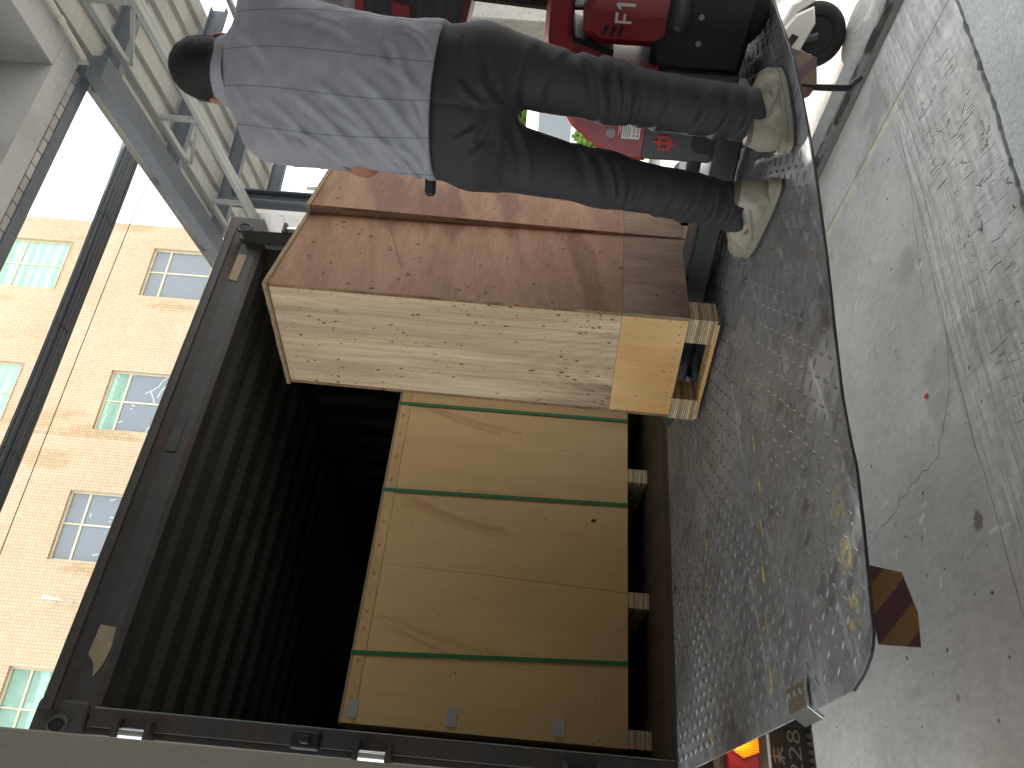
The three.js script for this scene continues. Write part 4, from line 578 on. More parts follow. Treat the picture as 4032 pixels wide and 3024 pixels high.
{
  const P = thing('person', 'man in a grey blue checked shirt and charcoal trousers steering the pallet truck', 'person', [1.59, PY, -1.34], rad(-50));
  const shL = [-0.005, 1.365, -0.035], elL = [-0.052, 1.12, -0.12], wrL = [0.085, 1.03, -0.33], shR = [0.295, 1.37, -0.03], elR = [0.43, 1.16, -0.20], wrR = [0.452, 1.09, -0.40];
  const hipL = [-0.006, 0.78, 0], knL = [-0.052, 0.45, -0.03], anL = [-0.098, 0.10, 0.0], hipR = [0.208, 0.78, 0], knR = [0.168, 0.46, -0.04], anR = [0.125, 0.10, 0.03];
  // head frame: bowed forward
  const hc = V(0.155, 1.513, -0.085), tilt = rad(30), turn = rad(10), hm = new THREE.Matrix4().makeRotationFromEuler(new THREE.Euler(-tilt, turn, 0, 'YXZ')).setPosition(hc), hi = hm.clone().invert(), tv = V();
  const toHead = (x, y, z) => { tv.set(x, y, z).applyMatrix4(hi); return tv; };
  const skull = (q, g = 0) => smin(ell(q.x, q.y, q.z, [0, 0.012, 0.012], [0.074 + g, 0.098 + g, 0.094 + g]), ell(q.x, q.y, q.z, [0, 0.02, 0.03], [0.070 + g, 0.085 + g, 0.082 + g]), 0.02);
  const head = (x, y, z) => {
    const q = toHead(x, y, z); let d = skull(q);
    d = smin(d, ell(q.x, q.y, q.z, [0, -0.062, -0.035], [0.052, 0.055, 0.062]), 0.04); // jaw
    d = smin(d, cap(q.x, q.y, q.z, [0, 0.0, -0.085], [0, -0.035, -0.108], 0.009, 0.014), 0.015); // nose
    d = smin(d, cap(q.x, q.y, q.z, [-0.02, -0.07, -0.088], [0.02, -0.07, -0.088], 0.007, 0.007), 0.012); // lips
    for (const s of [-1, 1]) { d = smin(d, cap(q.x, q.y, q.z, [s * 0.015, 0.018, -0.085], [s * 0.045, 0.02, -0.072], 0.008, 0.007), 0.015); d = Math.max(d, -ell(q.x, q.y, q.z, [s * 0.031, -0.001, -0.096], [0.016, 0.011, 0.014])); d = smin(d, ell(q.x, q.y, q.z, [s * 0.0295, -0.001, -0.080], [0.012, 0.012, 0.012]), 0.004);
      let e = ell(q.x, q.y, q.z, [s * 0.083, -0.022, 0.012], [0.009, 0.034, 0.021]); e = Math.max(e, -ell(q.x, q.y, q.z, [s * 0.094, -0.020, 0.008], [0.008, 0.022, 0.012])); d = smin(d, e, 0.010); }
    d = smin(d, cap(x, y, z, [0.15, 1.40, -0.05], [0.154, 1.47, -0.075], 0.062, 0.055), 0.03);
    return d;
  };
  const hand = (w, dir, up) => { // palm, four fingers curled round a bar, thumb from the side
    const D = V(...dir).normalize(), U = V(...up).normalize(), S = V().crossVectors(D, U), pt = (a, b, c) => { const q = V(...w).addScaledVector(D, a).addScaledVector(S, b).addScaledVector(U, c); return [q.x, q.y, q.z]; };
    const chain = [[pt(0, 0, 0), pt(0.075, 0, 0), 0.026, 0.03]]; const L = [0.038, 0.044, 0.041, 0.031];
    for (let k = 0; k < 4; k++) { const b = (k - 1.5) * 0.02, l = L[k]; const a = pt(0.082, b, 0.002), m = pt(0.082 + l * 0.8, b, -0.018), n = pt(0.082 + l * 0.75, b, -0.018 - l * 0.75), e = pt(0.082 + l * 0.2, b, -0.03 - l * 0.75); chain.push([a, m, 0.0098, 0.009], [m, n, 0.009, 0.0085], [n, e, 0.0085, 0.0075]); }
    const t0 = pt(0.02, -0.024, -0.006), t1 = pt(0.05, -0.048, -0.016), t2 = pt(0.078, -0.045, -0.034); chain.push([t0, t1, 0.0125, 0.0105], [t1, t2, 0.0105, 0.0085]);
    return (x, y, z) => { let d = 1; chain.forEach(([a, b, ra, rb], i) => { const e = cap(x, y, z, a, b, ra, rb); d = i === 0 ? e : smin(d, e, i === 13 ? 0.012 : 0.004); }); return d; };
  };
  const dirOf = (a, b) => [b[0] - a[0], b[1] - a[1], b[2] - a[2]], hL = hand(wrL, dirOf(elL, wrL), [0, 1, 0.3]), hR = hand(wrR, dirOf(elR, wrR), [0, 1, 0.3]);
  const T0 = [[0.74, 0.105, 0, 0.15, 0.10], [0.95, 0.11, 0, 0.155, 0.105], [1.12, 0.12, 0, 0.15, 0.10], [1.30, 0.138, -0.02, 0.165, 0.105], [1.39, 0.146, -0.035, 0.15, 0.085], [1.44, 0.15, -0.05, 0.09, 0.06]];
  const body = (x, y, z) => {
    let d = stack(x, y, z, T0); const a = (p, q, r, s, k = 0.03) => { d = smin(d, cap(x, y, z, p, q, r, s), k); };
    a([0.15, 1.38, -0.045], [0.154, 1.47, -0.075], 0.06, 0.054); a(shL, elL, 0.048, 0.04); a(elL, wrL, 0.04, 0.027); a(shR, elR, 0.048, 0.04); a(elR, wrR, 0.04, 0.027);
    a(hipL, knL, 0.082, 0.052); a(knL, anL, 0.05, 0.036); a(hipR, knR, 0.082, 0.052); a(knR, anR, 0.05, 0.036); a(anL, [-0.14, 0.045, -0.06], 0.036, 0.028, 0.02); a(anR, [0.165, 0.045, -0.03], 0.036, 0.028, 0.02);
    return d;
  };
  const skin = M({ map: tex(0.3, 0.3, 256, (x, y) => { const v = 12 * (fbm(x * 30, y * 30, 3) - 0.5) + 8 * (fbm(x * 200, y * 200, 2) - 0.5); return [176 + v, 124 + v, 98 + v]; }), roughness: 0.55, sheen: 0.2 });
  const gb = nets(body, [-0.25, 0.0, -0.5], [0.6, 1.5, 0.2], 0.012), gh = nets(head, [0.02, 1.36, -0.24], [0.29, 1.66, 0.06], 0.0045);
  const bh = (w, f) => nets(f, w.map((q) => q - 0.13), w.map((q) => q + 0.13), 0.0036);
  const bodyMesh = part(P, 'body', merge([gb, gh, bh(wrL, hL), bh(wrR, hR)]), skin); void bodyMesh;
  // short cropped hair, thinning at the sides
  const hair = nets((x, y, z) => { const q = toHead(x, y, z), g = 0.0055 + 0.0016 * (fbm(q.x * 160 + 9, q.y * 160 + q.z * 120, 2) - 0.5); const cut = -(q.y + 0.72 * q.z) - 0.038 + 0.010 * (fbm(q.x * 60 + 3, q.z * 60, 2) - 0.5), ear = 0.030 - Math.hypot((Math.abs(q.x) - 0.08) * 0.8, q.y + 0.028, q.z - 0.004); return Math.max(skull(q, g), cut, ear); }, [0.03, 1.38, -0.24], [0.28, 1.66, 0.06], 0.0042);
  { const p = hair.attributes.position, col = []; for (let i = 0; i < p.count; i++) { const q = toHead(p.getX(i), p.getY(i), p.getZ(i)), e = sm(0.045, 0.0, q.y + 0.72 * q.z + 0.038 + 0.02 * (fbm(q.x * 40, q.y * 40 + 3, 3) - 0.5)), n = fbm(q.x * 260, q.y * 260 + q.z * 190, 2), k = clamp(e * 0.5 + (n - 0.5) * 0.5 * e); col.push(mix(0.013, 0.16, k), mix(0.012, 0.10, k), mix(0.012, 0.075, k)); } hair.setAttribute('color', new THREE.Float32BufferAttribute(col, 3)); }
  { // bristles standing a few millimetres off the scalp
    const p = hair.attributes.position, nn = hair.attributes.normal, c0 = hair.attributes.color, R = rng(61), pos = [], col = [], v = V(), n = V(), t = V();
    for (let i = 0; i < p.count; i++) { n.fromBufferAttribute(nn, i); const q = toHead(p.getX(i), p.getY(i), p.getZ(i)); if (q.y + 0.72 * q.z < -0.034) continue; for (let k = 0; k < 3; k++) { v.fromBufferAttribute(p, i).add(t.set(R() - 0.5, R() - 0.5, R() - 0.5).multiplyScalar(0.005)); t.set(R() - 0.5, R() - 0.5, R() - 0.5).cross(n).normalize().multiplyScalar(0.0005); const L = 0.0008 + 0.0016 * R(), e = v.clone().addScaledVector(n, L).add(V(R() - 0.5, -0.7 * R(), R() - 0.5).multiplyScalar(0.0025)); v.addScaledVector(n, -0.002); pos.push(v.x - t.x, v.y - t.y, v.z - t.z, v.x + t.x, v.y + t.y, v.z + t.z, e.x, e.y, e.z); const g = 0.7 + 0.8 * R(); for (let m = 0; m < 3; m++) col.push(c0.getX(i) * g, c0.getY(i) * g, c0.getZ(i) * g); } }
    const g = new THREE.BufferGeometry(); g.setAttribute('position', new THREE.Float32BufferAttribute(pos, 3)); g.setAttribute('color', new THREE.Float32BufferAttribute(col, 3)); g.computeVertexNormals(); hair.deleteAttribute('uv');
    const h = hair.toNonIndexed(); var hairAll = mergeGeometries([h, g]);
  }
  part(P, 'hair', hairAll, M({ vertexColors: true, roughness: 0.7, side: THREE.DoubleSide }), 'short cropped black hair');
  // shirt
  const T1 = [[0.868, 0.108, 0.004, 0.206, 0.142], [1.00, 0.114, 0.0, 0.199, 0.135], [1.14, 0.124, -0.002, 0.196, 0.132], [1.27, 0.137, -0.015, 0.204, 0.130], [1.36, 0.145, -0.03, 0.208, 0.118], [1.415, 0.150, -0.045, 0.188, 0.098], [1.455, 0.153, -0.058, 0.115, 0.082], [1.475, 0.154, -0.066, 0.078, 0.074], [1.50, 0.155, -0.072, 0.066, 0.068]];
  const rdg = (n) => 1 - Math.abs(2 * n - 1);
  // one crease: a rounded ridge with a trough beside it, along a line on the back
  const crease = (x, y, [x0, y0, x1, y1, h, w]) => { const dx = x1 - x0, dy = y1 - y0, L = Math.hypot(dx, dy), t = ((x - x0) * dx + (y - y0) * dy) / (L * L); if (t < -0.15 || t > 1.15) return 0; const d = ((x - x0) * dy - (y - y0) * dx) / L + 0.012 * Math.sin(t * 3.1), e = sm(-0.15, 0.25, t) * sm(1.15, 0.75, t); return h * e * (Math.exp(-(d * d) / (w * w)) - 0.7 * Math.exp(-((d - 1.7 * w) ** 2) / (w * w))); };
  const SF = [[0.13, 1.18, -0.03, 1.00, 0.009, 0.012], [0.10, 1.24, -0.05, 1.08, 0.009, 0.011], [0.16, 1.09, 0.0, 0.93, 0.010, 0.013], [0.25, 1.01, 0.05, 0.935, 0.011, 0.012], [0.08, 1.31, -0.04, 1.19, 0.008, 0.010], [0.05, 1.36, -0.05, 1.25, 0.008, 0.010], [0.02, 1.26, -0.06, 1.13, 0.008, 0.009], [0.06, 1.13, -0.07, 0.99, 0.009, 0.011], [0.02, 1.05, -0.09, 0.94, 0.009, 0.010], [0.0, 0.99, -0.09, 0.91, 0.008, 0.009], [0.19, 1.02, 0.10, 0.91, 0.007, 0.010], [0.30, 1.30, 0.24, 1.08, 0.006, 0.014], [0.28, 0.99, 0.22, 0.90, 0.006, 0.010], [0.12, 1.42, 0.0, 1.36, 0.006, 0.010], [0.24, 1.40, 0.16, 1.30, 0.005, 0.014], [0.05, 0.96, -0.06, 0.905, 0.006, 0.007], [0.13, 0.955, 0.04, 0.905, 0.006, 0.007]];
  const fold = (x, y, z) => { let s = 0; if (z > -0.07) for (const c of SF) s += 0.72 * crease(x, y, c); const n = fbm(x * 7, y * 5 + z * 5, 3) - 0.5, m = fbm((x * 0.8 + y * 0.6) * 24, (y * 0.8 - x * 0.6) * 8 + z * 6, 3) - 0.5; return s + 0.018 * n + 0.009 * m * sm(1.42, 1.25, y); };
  const shirt = nets((x, y, z) => {
    let d = stack(x, y, z, T1, 2.25); const hemY = 0.888 + 0.012 * Math.sin((x + 0.1) * 9) + 0.006 * Math.sin(z * 20);
    let s = cap(x, y, z, [0.0, 1.345, -0.03], [-0.036, 1.08, -0.11], 0.070, 0.060); s = Math.max(s, 1.135 + 0.4 * (z + 0.1) - y); d = smin(d, s, 0.025);
    let r = cap(x, y, z, [0.30, 1.345, -0.03], [0.41, 1.12, -0.16], 0.072, 0.064); r = Math.max(r, 1.165 - y); d = smin(d, r, 0.03);
    return Math.max(d - fold(x, y, z), hemY - y);
  }, [-0.2, 0.84, -0.3], [0.56, 1.53, 0.2], 0.0058);
  const tShirt = tex(0.9, 0.72, 900, (x, y) => { const w = 4 * (((x * 900 | 0) + (y * 900 | 0)) % 2) + 10 * (fbm(x * 40, y * 40, 3) - 0.5) + 8 * (fbm(x * 300, y * 300, 2) - 0.5); return [154 + w, 155 + w, 162 + w]; }, (g) => {
    g.lineCap = 'round'; // woven check: dark lines down, paler lines across
    for (let k = 0; k < 10; k++) { const x = 0.03 + k * 0.093; g.strokeStyle = 'rgba(70,72,82,0.6)'; g.lineWidth = 0.0018; g.beginPath(); for (let y = 0; y <= 0.72; y += 0.02) { const q = x + 0.006 * Math.sin(y * 9 + k); y ? g.lineTo(q, y) : g.moveTo(q, y); } g.stroke(); }
    for (let k = 0; k < 9; k++) { const y = 0.03 + k * 0.082; g.strokeStyle = 'rgba(178,184,200,0.16)'; g.lineWidth = 0.0022; g.beginPath(); g.moveTo(0, y); g.lineTo(0.9, y + 0.006); g.stroke(); }
  });
  tShirt.offset.set(0.2 / 0.9, -0.84 / 0.72);
  const mShirt = M({ map: tShirt, roughness: 0.85, sheen: 0.4, sheenRoughness: 0.6, sheenColor: lin(0.5, 0.52, 0.6) });
  const sh = part(P, 'shirt', shirt, mShirt);
  // stand-up collar: a folded band round the neck
  { const pos = [], idx = [], n = 40, ring = [[0.086, -0.024], [0.080, 0.018], [0.072, 0.034], [0.066, 0.030], [0.066, -0.018]]; for (let i = 0; i <= n; i++) { const a = i / n * Math.PI * 2, b = Math.sin(a), k = 1 + 0.02 * Math.sin(a * 5); for (const [r, h] of ring) pos.push(0.154 + Math.cos(a) * r * 1.12 * k, 1.468 + h + 0.016 * b, -0.068 + b * r * 1.08 * k - h * 0.35); }
    const m = ring.length; for (let i = 0; i < n; i++) for (let j = 0; j < m; j++) { const a = i * m + j, b = i * m + (j + 1) % m; idx.push(a, b, a + m, b, b + m, a + m); } const g = new THREE.BufferGeometry(); g.setAttribute('position', new THREE.Float32BufferAttribute(pos, 3)); g.setIndex(idx); g.computeVertexNormals(); const uv = []; for (let i = 0; i < pos.length; i += 3) uv.push(pos[i] * 0.3, 1.2); g.setAttribute('uv', new THREE.Float32BufferAttribute(uv, 2)); part(sh, 'collar', g, new THREE.MeshPhysicalMaterial({ ...{ map: tShirt, roughness: 0.85 }, side: THREE.DoubleSide })); }
  // trousers
  const T2 = [[0.69, 0.10, 0.0, 0.10, 0.06], [0.73, 0.10, 0.002, 0.182, 0.108], [0.79, 0.104, 0.006, 0.199, 0.130], [0.88, 0.108, 0.0, 0.193, 0.125], [0.96, 0.11, -0.004, 0.178, 0.115]];
  const TF = [[0.10, 0.735, 0.22, 0.80, 0.009, 0.012], [0.10, 0.75, 0.16, 0.84, 0.006, 0.010], [0.09, 0.735, -0.02, 0.79, 0.009, 0.012], [0.09, 0.75, 0.02, 0.84, 0.006, 0.010], [0.11, 0.70, 0.27, 0.66, 0.009, 0.012], [0.07, 0.69, -0.07, 0.65, 0.008, 0.012], [0.12, 0.64, 0.26, 0.58, 0.007, 0.012], [0.27, 0.54, 0.10, 0.47, 0.010, 0.012], [0.26, 0.48, 0.10, 0.43, 0.011, 0.010], [0.24, 0.44, 0.09, 0.41, 0.009, 0.009], [0.24, 0.39, 0.08, 0.38, 0.008, 0.010], [0.22, 0.30, 0.07, 0.34, 0.006, 0.010], [0.04, 0.53, -0.10, 0.47, 0.008, 0.011], [0.02, 0.47, -0.11, 0.42, 0.010, 0.010], [0.01, 0.43, -0.12, 0.40, 0.008, 0.009], [0.0, 0.36, -0.13, 0.38, 0.007, 0.010], [-0.02, 0.28, -0.15, 0.31, 0.006, 0.010], [-0.02, 0.20, -0.15, 0.24, 0.009, 0.010], [-0.03, 0.16, -0.16, 0.18, 0.010, 0.009], [-0.04, 0.12, -0.16, 0.135, 0.009, 0.008], [0.19, 0.22, 0.08, 0.25, 0.008, 0.010], [0.19, 0.16, 0.07, 0.19, 0.010, 0.009], [0.18, 0.12, 0.07, 0.14, 0.009, 0.008]];
  const groove = (x, y, x0, y0, x1, y1) => { const dx = x1 - x0, dy = y1 - y0, L2 = dx * dx + dy * dy, t = clamp(((x - x0) * dx + (y - y0) * dy) / L2), d = Math.hypot(x - x0 - t * dx, y - y0 - t * dy); return Math.exp(-(d * d) / 0.000018); };
  const tr = nets((x, y, z) => {
    let l = smin(cap(x, y, z, hipL, knL, 0.098, 0.066), cap(x, y, z, knL, [-0.100, 0.09, -0.004], 0.067, 0.064), 0.04), r = smin(cap(x, y, z, hipR, knR, 0.100, 0.072), cap(x, y, z, knR, [0.130, 0.09, 0.026], 0.072, 0.064), 0.04);
    let d = smin(l, r, 0.012); d = smin(d, stack(x, y, z, T2, 2.2), 0.035);
    let s = 0; if (z > -0.08) for (const c of TF) s += crease(x, y, c);
    d -= s + 0.012 * (fbm(x * 9, y * 7 + z * 6, 3) - 0.5) + 0.010 * sm(0.26, 0.12, y) * (fbm(x * 20 + z * 14, y * 34, 3) - 0.5);
    if (z > 0.02) d += 0.004 * groove(x, y, 0.105, 0.93, 0.10, 0.73) + 0.003 * (groove(x, y, -0.06, 0.83, 0.03, 0.835) + groove(x, y, 0.03, 0.835, 0.02, 0.72) + groove(x, y, 0.02, 0.72, -0.02, 0.70) + groove(x, y, -0.02, 0.70, -0.05, 0.73)) + 0.003 * (groove(x, y, 0.16, 0.835, 0.26, 0.83) + groove(x, y, 0.16, 0.835, 0.17, 0.72) + groove(x, y, 0.17, 0.72, 0.21, 0.70));
    const cuff = 0.082 + 0.008 * Math.sin(x * 60 + z * 40);
    return Math.max(d, cuff - y, y - 0.95);
  }, [-0.22, 0.04, -0.22], [0.36, 0.99, 0.2], 0.0060);
  const tTr = tex(0.4, 0.4, 700, (x, y) => { const v = 6 * (((x * 700 | 0) + 2 * (y * 700 | 0)) % 3) + 9 * (fbm(x * 25, y * 25, 4) - 0.5) + 8 * (fbm(x * 250, y * 250, 2) - 0.5); return [46 + v, 44 + v, 47 + v]; });
  part(P, 'trousers', tr, M({ map: tTr, roughness: 0.75, sheen: 0.5, sheenRoughness: 0.5, sheenColor: lin(0.12, 0.11, 0.13) }));
  part(P, 'belt_pouch', bx(0.085, 0.030, 0.024, -0.088, 0.918, -0.03, 0.011), mBlack, 'black grip poking out at the waist');
  // trainers
  const mUp = M({ vertexColors: true, roughness: 0.75 }), mSole = M({ map: tex(0.3, 0.3, 200, (x, y) => { const v = 158 + 20 * (fbm(x * 30, y * 30, 3) - 0.5); return [v, v - 6, v - 26]; }), roughness: 0.65 }), mAcc = M({ color: lin(0.25, 0.15, 0.11), roughness: 0.6 });
  const upSdf = (x, y, z) => { let d = smin(cap(x, y, z, [0, 0.055, -0.055], [0, 0.045, 0.09], 0.041, 0.042), cap(x, y, z, [0, 0.045, 0.09], [0.004, 0.036, 0.158], 0.042, 0.036), 0.03); d = smin(d, cap(x, y, z, [0, 0.07, -0.052], [0, 0.098, -0.055], 0.034, 0.034), 0.03); d = smin(d, cap(x, y, z, [0, 0.07, 0.0], [0, 0.085, 0.02], 0.030, 0.026), 0.03); d -= 0.0018 * Math.sin(z * 90 + y * 110) * sm(0.02, 0.04, Math.abs(x)); return Math.max(d, 0.022 - y, y - 0.112 + 0.35 * Math.max(0, -z - 0.02) * -0.3); };
  const gUp = nets(upSdf, [-0.07, 0.0, -0.12], [0.08, 0.14, 0.22], 0.003);
  { const p = gUp.attributes.position, col = []; for (let i = 0; i < p.count; i++) { const x = p.getX(i), y = p.getY(i), z = p.getZ(i), n = 0.85 + 0.3 * fbm(z * 60, y * 60, 3); const ax = Math.abs(x); let c = [0.40, 0.375, 0.285]; if (z > 0.115 - 0.5 * (y - 0.03)) c = [0.33, 0.305, 0.225]; if (y > 0.034 + 0.22 * z + 0.03 && z > 0.02 && ax < 0.022) c = [0.27, 0.21, 0.17]; if (z < -0.082 + 0.25 * (y - 0.04)) c = [0.31, 0.285, 0.215]; if (ax > 0.022 && Math.abs(y - 0.062 + 0.35 * (z + 0.02)) < 0.0035 && z > -0.05 && z < 0.1) c = [0.28, 0.22, 0.17]; if (y > 0.106) c = [0.12, 0.09, 0.08]; col.push(c[0] * n, c[1] * n, c[2] * n); void x; } gUp.setAttribute('color', new THREE.Float32BufferAttribute(col, 3)); }
  const outline = []; for (let i = 0; i < 40; i++) { const a = i / 40 * Math.PI * 2, s = Math.sin(a), c = Math.cos(a), z = 0.045 + 0.155 * c; outline.push([Math.sign(s) * (0.039 + 0.006 * sm(0.0, 0.14, z)) * Math.pow(Math.abs(s), 0.75) + 0.004 * c, z]); }
  const gSole = muv(merge([plate(outline.map(([x, z]) => [x * 1.05, z * 1.02 - 0.001]), 0.010, 0.0225), plate(outline.map(([x, z]) => [x * 1.0, z]), 0.0225, 0.026), plate(outline.map(([x, z]) => [x * 1.04, z < 0.0 ? z * 1.03 : z]), 0.026, 0.0345), plate(outline.map(([x, z]) => [x * 0.98, z * 0.98]), 0.0345, 0.039)])), gOut = muv(plate(outline, 0.0005, 0.010));
  const mOut = M({ color: lin(0.07, 0.055, 0.045), roughness: 0.8 });
  const mk = (d) => extr([[-0.03, 0.052], [0.03, 0.060], [0.03, 0.068], [0.052, 0.053], [0.026, 0.044], [0.028, 0.051], [-0.028, 0.046]].map(([a, c]) => [a * d, c]), 0.003, 0.001), markR = mk(-1), markL = mk(1);
  const lace = (z, y) => cyl([-0.018, y, z], [0.018, y - 0.002, z + 0.008], 0.003, 6);
  for (const [a, ry] of [[anL, rad(180 + 41)], [anR, rad(180 - 41)]]) {
    const g = new THREE.Group(); void g;
    const s = part(P, 'shoe', gUp, mUp); s.position.set(a[0], 0.0, a[2] - 0.0); s.rotation.y = ry;
    part(s, 'sole', gSole, mSole); part(s, 'outsole', gOut, mOut);
    for (const q of [-1, 1]) part(s, 'side_mark', (q > 0 ? markR : markL).clone().rotateY(q * Math.PI / 2).translate(q * 0.039, 0, 0.04), mAcc);
    part(s, 'laces', [0, 1, 2, 3].map((k) => lace(0.045 + k * 0.017, 0.094 - k * 0.0055)), mAcc);
  }
}

// ---------------------------------------------------------------- yard behind: scooter, vans, trees
{
  const G = thing('electric_scooter', 'white and black electric scooter parked beyond the kerb', 'scooter', [4.02, -0.03, -2.42], rad(28));
  const wheel = (z, nm) => { const w = part(G, nm, new THREE.TorusGeometry(0.13, 0.042, 12, 32).rotateY(Math.PI / 2).translate(0, 0.172, z), mRubber); part(w, 'rim', cyl([-0.03, 0.172, z], [0.03, 0.172, z], 0.095, 24), mRubber); part(w, 'wheel_stripe', new THREE.TorusGeometry(0.098, 0.003, 6, 30, 1.1).rotateY(Math.PI / 2).translate(-0.035, 0.172, z), mWhitePaint); };
  wheel(0, 'wheel'); wheel(-1.05, 'wheel');
  const mPan = M({ color: lin(0.66, 0.63, 0.58), roughness: 0.35, clearcoat: 0.5 });
  const sd = (pts, x0, x1, bev = 0.01) => extr(pts.map(([z, y]) => [-z, y]), x1 - x0 - 2 * bev, bev).rotateY(Math.PI / 2).translate(x0 + bev, 0, 0);
  part(G, 'mudguard', sd([[0.20, 0.24], [0.14, 0.33], [0.0, 0.385], [-0.14, 0.33], [-0.19, 0.26], [-0.16, 0.25], [-0.1, 0.315], [0.0, 0.355], [0.11, 0.31], [0.17, 0.23]], -0.065, 0.065), mPan);
  part(G, 'fork_cover', sd([[-0.27, 0.40], [-0.16, 0.47], [0.09, 0.31], [0.13, 0.235], [0.06, 0.215], [-0.1, 0.275]], -0.10, -0.055), mPan);
  part(G, 'panel_vent', sd([[-0.10, 0.335], [-0.085, 0.365], [0.0, 0.315], [-0.01, 0.285]], -0.108, -0.09, 0.004), mBlack);
  part(G, 'fork_leg', [cyl([-0.07, 0.172, 0], [-0.07, 0.62, -0.14], 0.02, 12), cyl([0.07, 0.172, 0], [0.07, 0.62, -0.14], 0.02, 12)], mBlackGloss);
  const sh = part(G, 'front_shield', sd([[-0.10, 0.42], [-0.16, 0.40], [-0.36, 0.30], [-0.40, 0.34], [-0.30, 0.8], [-0.22, 0.98], [-0.14, 0.95], [-0.12, 0.7]], -0.17, 0.17, 0.03), mBlackGloss);
  part(sh, 'reflector', bx(0.004, 0.025, 0.06, -0.178, 0.46, -0.2), mChrome); part(sh, 'side_vent', bx(0.006, 0.05, 0.11, -0.176, 0.52, -0.26), mBlack);
  part(G, 'foot_board', sd([[-0.36, 0.27], [-0.86, 0.27], [-0.86, 0.33], [-0.36, 0.33]], -0.15, 0.15, 0.02), mBlack);
  part(G, 'rear_body', sd([[-0.82, 0.3], [-0.86, 0.62], [-1.0, 0.72], [-1.38, 0.7], [-1.3, 0.5], [-1.1, 0.4]], -0.14, 0.14, 0.03), mPan);
  part(G, 'seat', sd([[-0.74, 0.73], [-0.80, 0.78], [-1.36, 0.80], [-1.38, 0.74]], -0.15, 0.15, 0.02), mBlack);
  part(G, 'handlebar', tube([[-0.33, 1.05, -0.2], [-0.15, 1.03, -0.24], [0, 1.0, -0.26], [0.15, 1.03, -0.24], [0.33, 1.05, -0.2]], 0.014, 24, 8), mBlack);
  part(G, 'kick_stand', [cyl([-0.1, 0.3, -0.7], [-0.16, 0.01, -0.74], 0.012, 8)], mBlack);
}
function van(label, pos, ry, glass) {
  const G = thing('white_van', label, 'van', pos, ry, 'vans parked in the yard');
  const mWh = M({ color: lin(0.72, 0.73, 0.74), roughness: 0.3, clearcoat: 0.6 }), mG = M({ color: glass, roughness: 0.08, clearcoat: 0.6 });
  const sd = (pts, x0, x1, bev = 0.03) => extr(pts.map(([z, y]) => [-z, y]), x1 - x0 - 2 * bev, bev).rotateY(Math.PI / 2).translate(x0 + bev, 0, 0);
  part(G, 'body', sd([[0, 0.35], [0.02, 0.8], [-0.15, 1.1], [-0.75, 1.85], [-1.1, 2.1], [-4.6, 2.12], [-4.75, 1.9], [-4.75, 0.35]], -0.95, 0.95), mWh);
  part(G, 'windscreen', sd([[-0.215, 1.19], [-0.735, 1.84], [-0.72, 1.86], [-0.19, 1.2]], -0.82, 0.82, 0.004), mG);
  for (const s of [-1, 1]) {
    part(G, 'side_window', bb(s * 0.946, 1.2, -1.7, s * 0.956, 1.78, -0.85), mG); part(G, 'headlight', bx(0.3, 0.2, 0.05, s * 0.68, 0.85, 0.03, 0.02), mChrome); part(G, 'mirror', bx(0.12, 0.28, 0.14, s * 1.06, 1.35, -0.5, 0.03), mBlack);
    for (const z of [-0.95, -3.8]) { const w = part(G, 'wheel', new THREE.TorusGeometry(0.24, 0.09, 10, 24).rotateY(Math.PI / 2).translate(s * 0.86, 0.33, z), mRubber); part(w, 'rim', cyl([s * 0.8, 0.33, z], [s * 0.92, 0.33, z], 0.18, 18), mGalv); }
  }
  part(G, 'grille', bx(1.0, 0.16, 0.04, 0, 0.78, 0.03, 0.01), mBlack); part(G, 'bumper', bx(1.86, 0.25, 0.14, 0, 0.46, 0.02, 0.03), mBlack);
  part(G, 'number_plate', bx(0.44, 0.14, 0.02, 0, 0.52, 0.10), M({ color: lin(0.2, 0.5, 0.32), roughness: 0.5 }));
}
van('white van parked in the yard seen between the man\'s legs', [12.6, -0.03, -9.6], rad(-60), lin(0.2, 0.21, 0.22));
van('white van with greenish windscreen beside the concrete column', [10.6, -0.03, -5.2], rad(-72), lin(0.16, 0.32, 0.22));
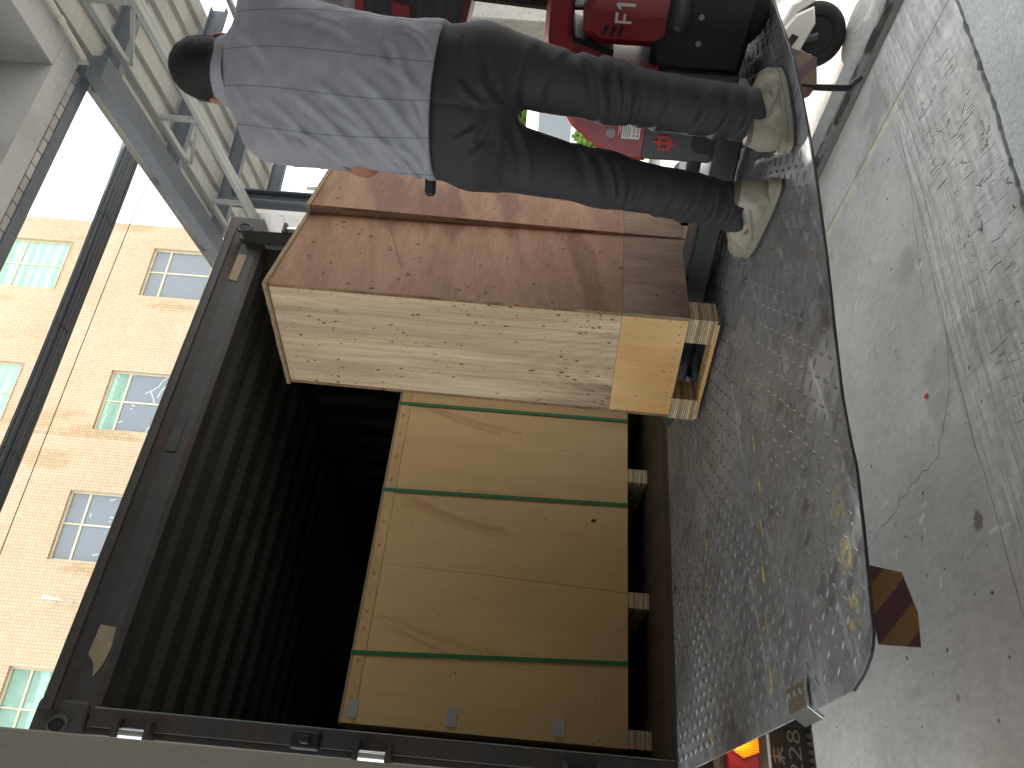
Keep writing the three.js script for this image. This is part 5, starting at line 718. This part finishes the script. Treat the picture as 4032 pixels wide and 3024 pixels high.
function tree(name, label, x, z, h, r, seed, base, cat = 'tree') {
  const G = thing(name, label, cat, [x, -0.03, z], 0, 'greenery beyond the yard'), R = rng(seed), br = [];
  const trunk = [new THREE.CylinderGeometry(0.06, 0.14, h * 0.55, 10).translate(0, h * 0.275, 0)];
  for (let k = 0; k < 7; k++) { const a = k * 0.9 + R(), e = [Math.cos(a) * r * 0.6, h * (0.55 + 0.35 * R()), Math.sin(a) * r * 0.6]; br.push(e); trunk.push(cyl([0, h * (0.3 + 0.2 * R()), 0], e, 0.05, 7, 0.015)); }
  part(G, 'trunk', trunk, M({ color: lin(0.09, 0.07, 0.05), roughness: 0.95 }));
  const n = Math.round(base), pos = [], col = [], c = new THREE.Color(), o = new THREE.Object3D(), v = V();
  const cl = []; for (let k = 0; k < 34; k++) { const a = R() * 6.283, u = R() * 2 - 1, q = Math.pow(R(), 0.4), s = Math.sqrt(1 - u * u); cl.push([Math.cos(a) * s * r * q, h * 0.62 + u * h * 0.36 * q, Math.sin(a) * s * r * q, r * (0.18 + 0.2 * R()), R()]); }
  for (let i = 0; i < n; i++) {
    const k = cl[Math.floor(R() * cl.length)], a = R() * 6.283, u = R() * 2 - 1, q = Math.cbrt(R()) * k[3], s = Math.sqrt(1 - u * u);
    o.position.set(k[0] + Math.cos(a) * s * q, k[1] + u * q * 0.8, k[2] + Math.sin(a) * s * q); o.rotation.set(R() * 6, R() * 6, R() * 6); o.updateMatrix();
    const L = 0.09 + 0.06 * R(); c.setRGB(0.10 + 0.08 * k[4] + 0.05 * R(), 0.20 + 0.10 * k[4] + 0.06 * R(), 0.025 + 0.03 * R());
    for (const [px, py] of [[-L * 0.45, 0], [0, -L], [L * 0.45, 0], [-L * 0.45, 0], [L * 0.45, 0], [0, L]]) { v.set(px, py, 0).applyMatrix4(o.matrix); pos.push(v.x, v.y, v.z); col.push(c.r, c.g, c.b); }
  }
  const g = new THREE.BufferGeometry(); g.setAttribute('position', new THREE.Float32BufferAttribute(pos, 3)); g.setAttribute('color', new THREE.Float32BufferAttribute(col, 3)); g.computeVertexNormals();
  part(G, 'crown', g, new THREE.MeshPhysicalMaterial({ vertexColors: true, roughness: 0.8, side: THREE.DoubleSide, transmission: 0.35, thickness: 0 }));
}
tree('leafy_tree', 'bright leafy tree behind the concrete column', 15.4, -8.6, 4.2, 1.9, 21, 9000);
tree('leafy_tree', 'broad leafy tree behind the van between the man\'s legs', 18.4, -13.6, 4.6, 2.6, 22, 12000);
tree('leafy_tree', 'leafy tree farther along the yard edge', 22.5, -11.8, 4.4, 2.4, 23, 9000);
tree('low_shrub', 'low yellow green shrub at the yard edge', 9.6, -7.7, 1.1, 0.7, 24, 3500, 'shrub');
for (let i = 0; i < 0; i++) void i;

renderer.render(scene, camera);
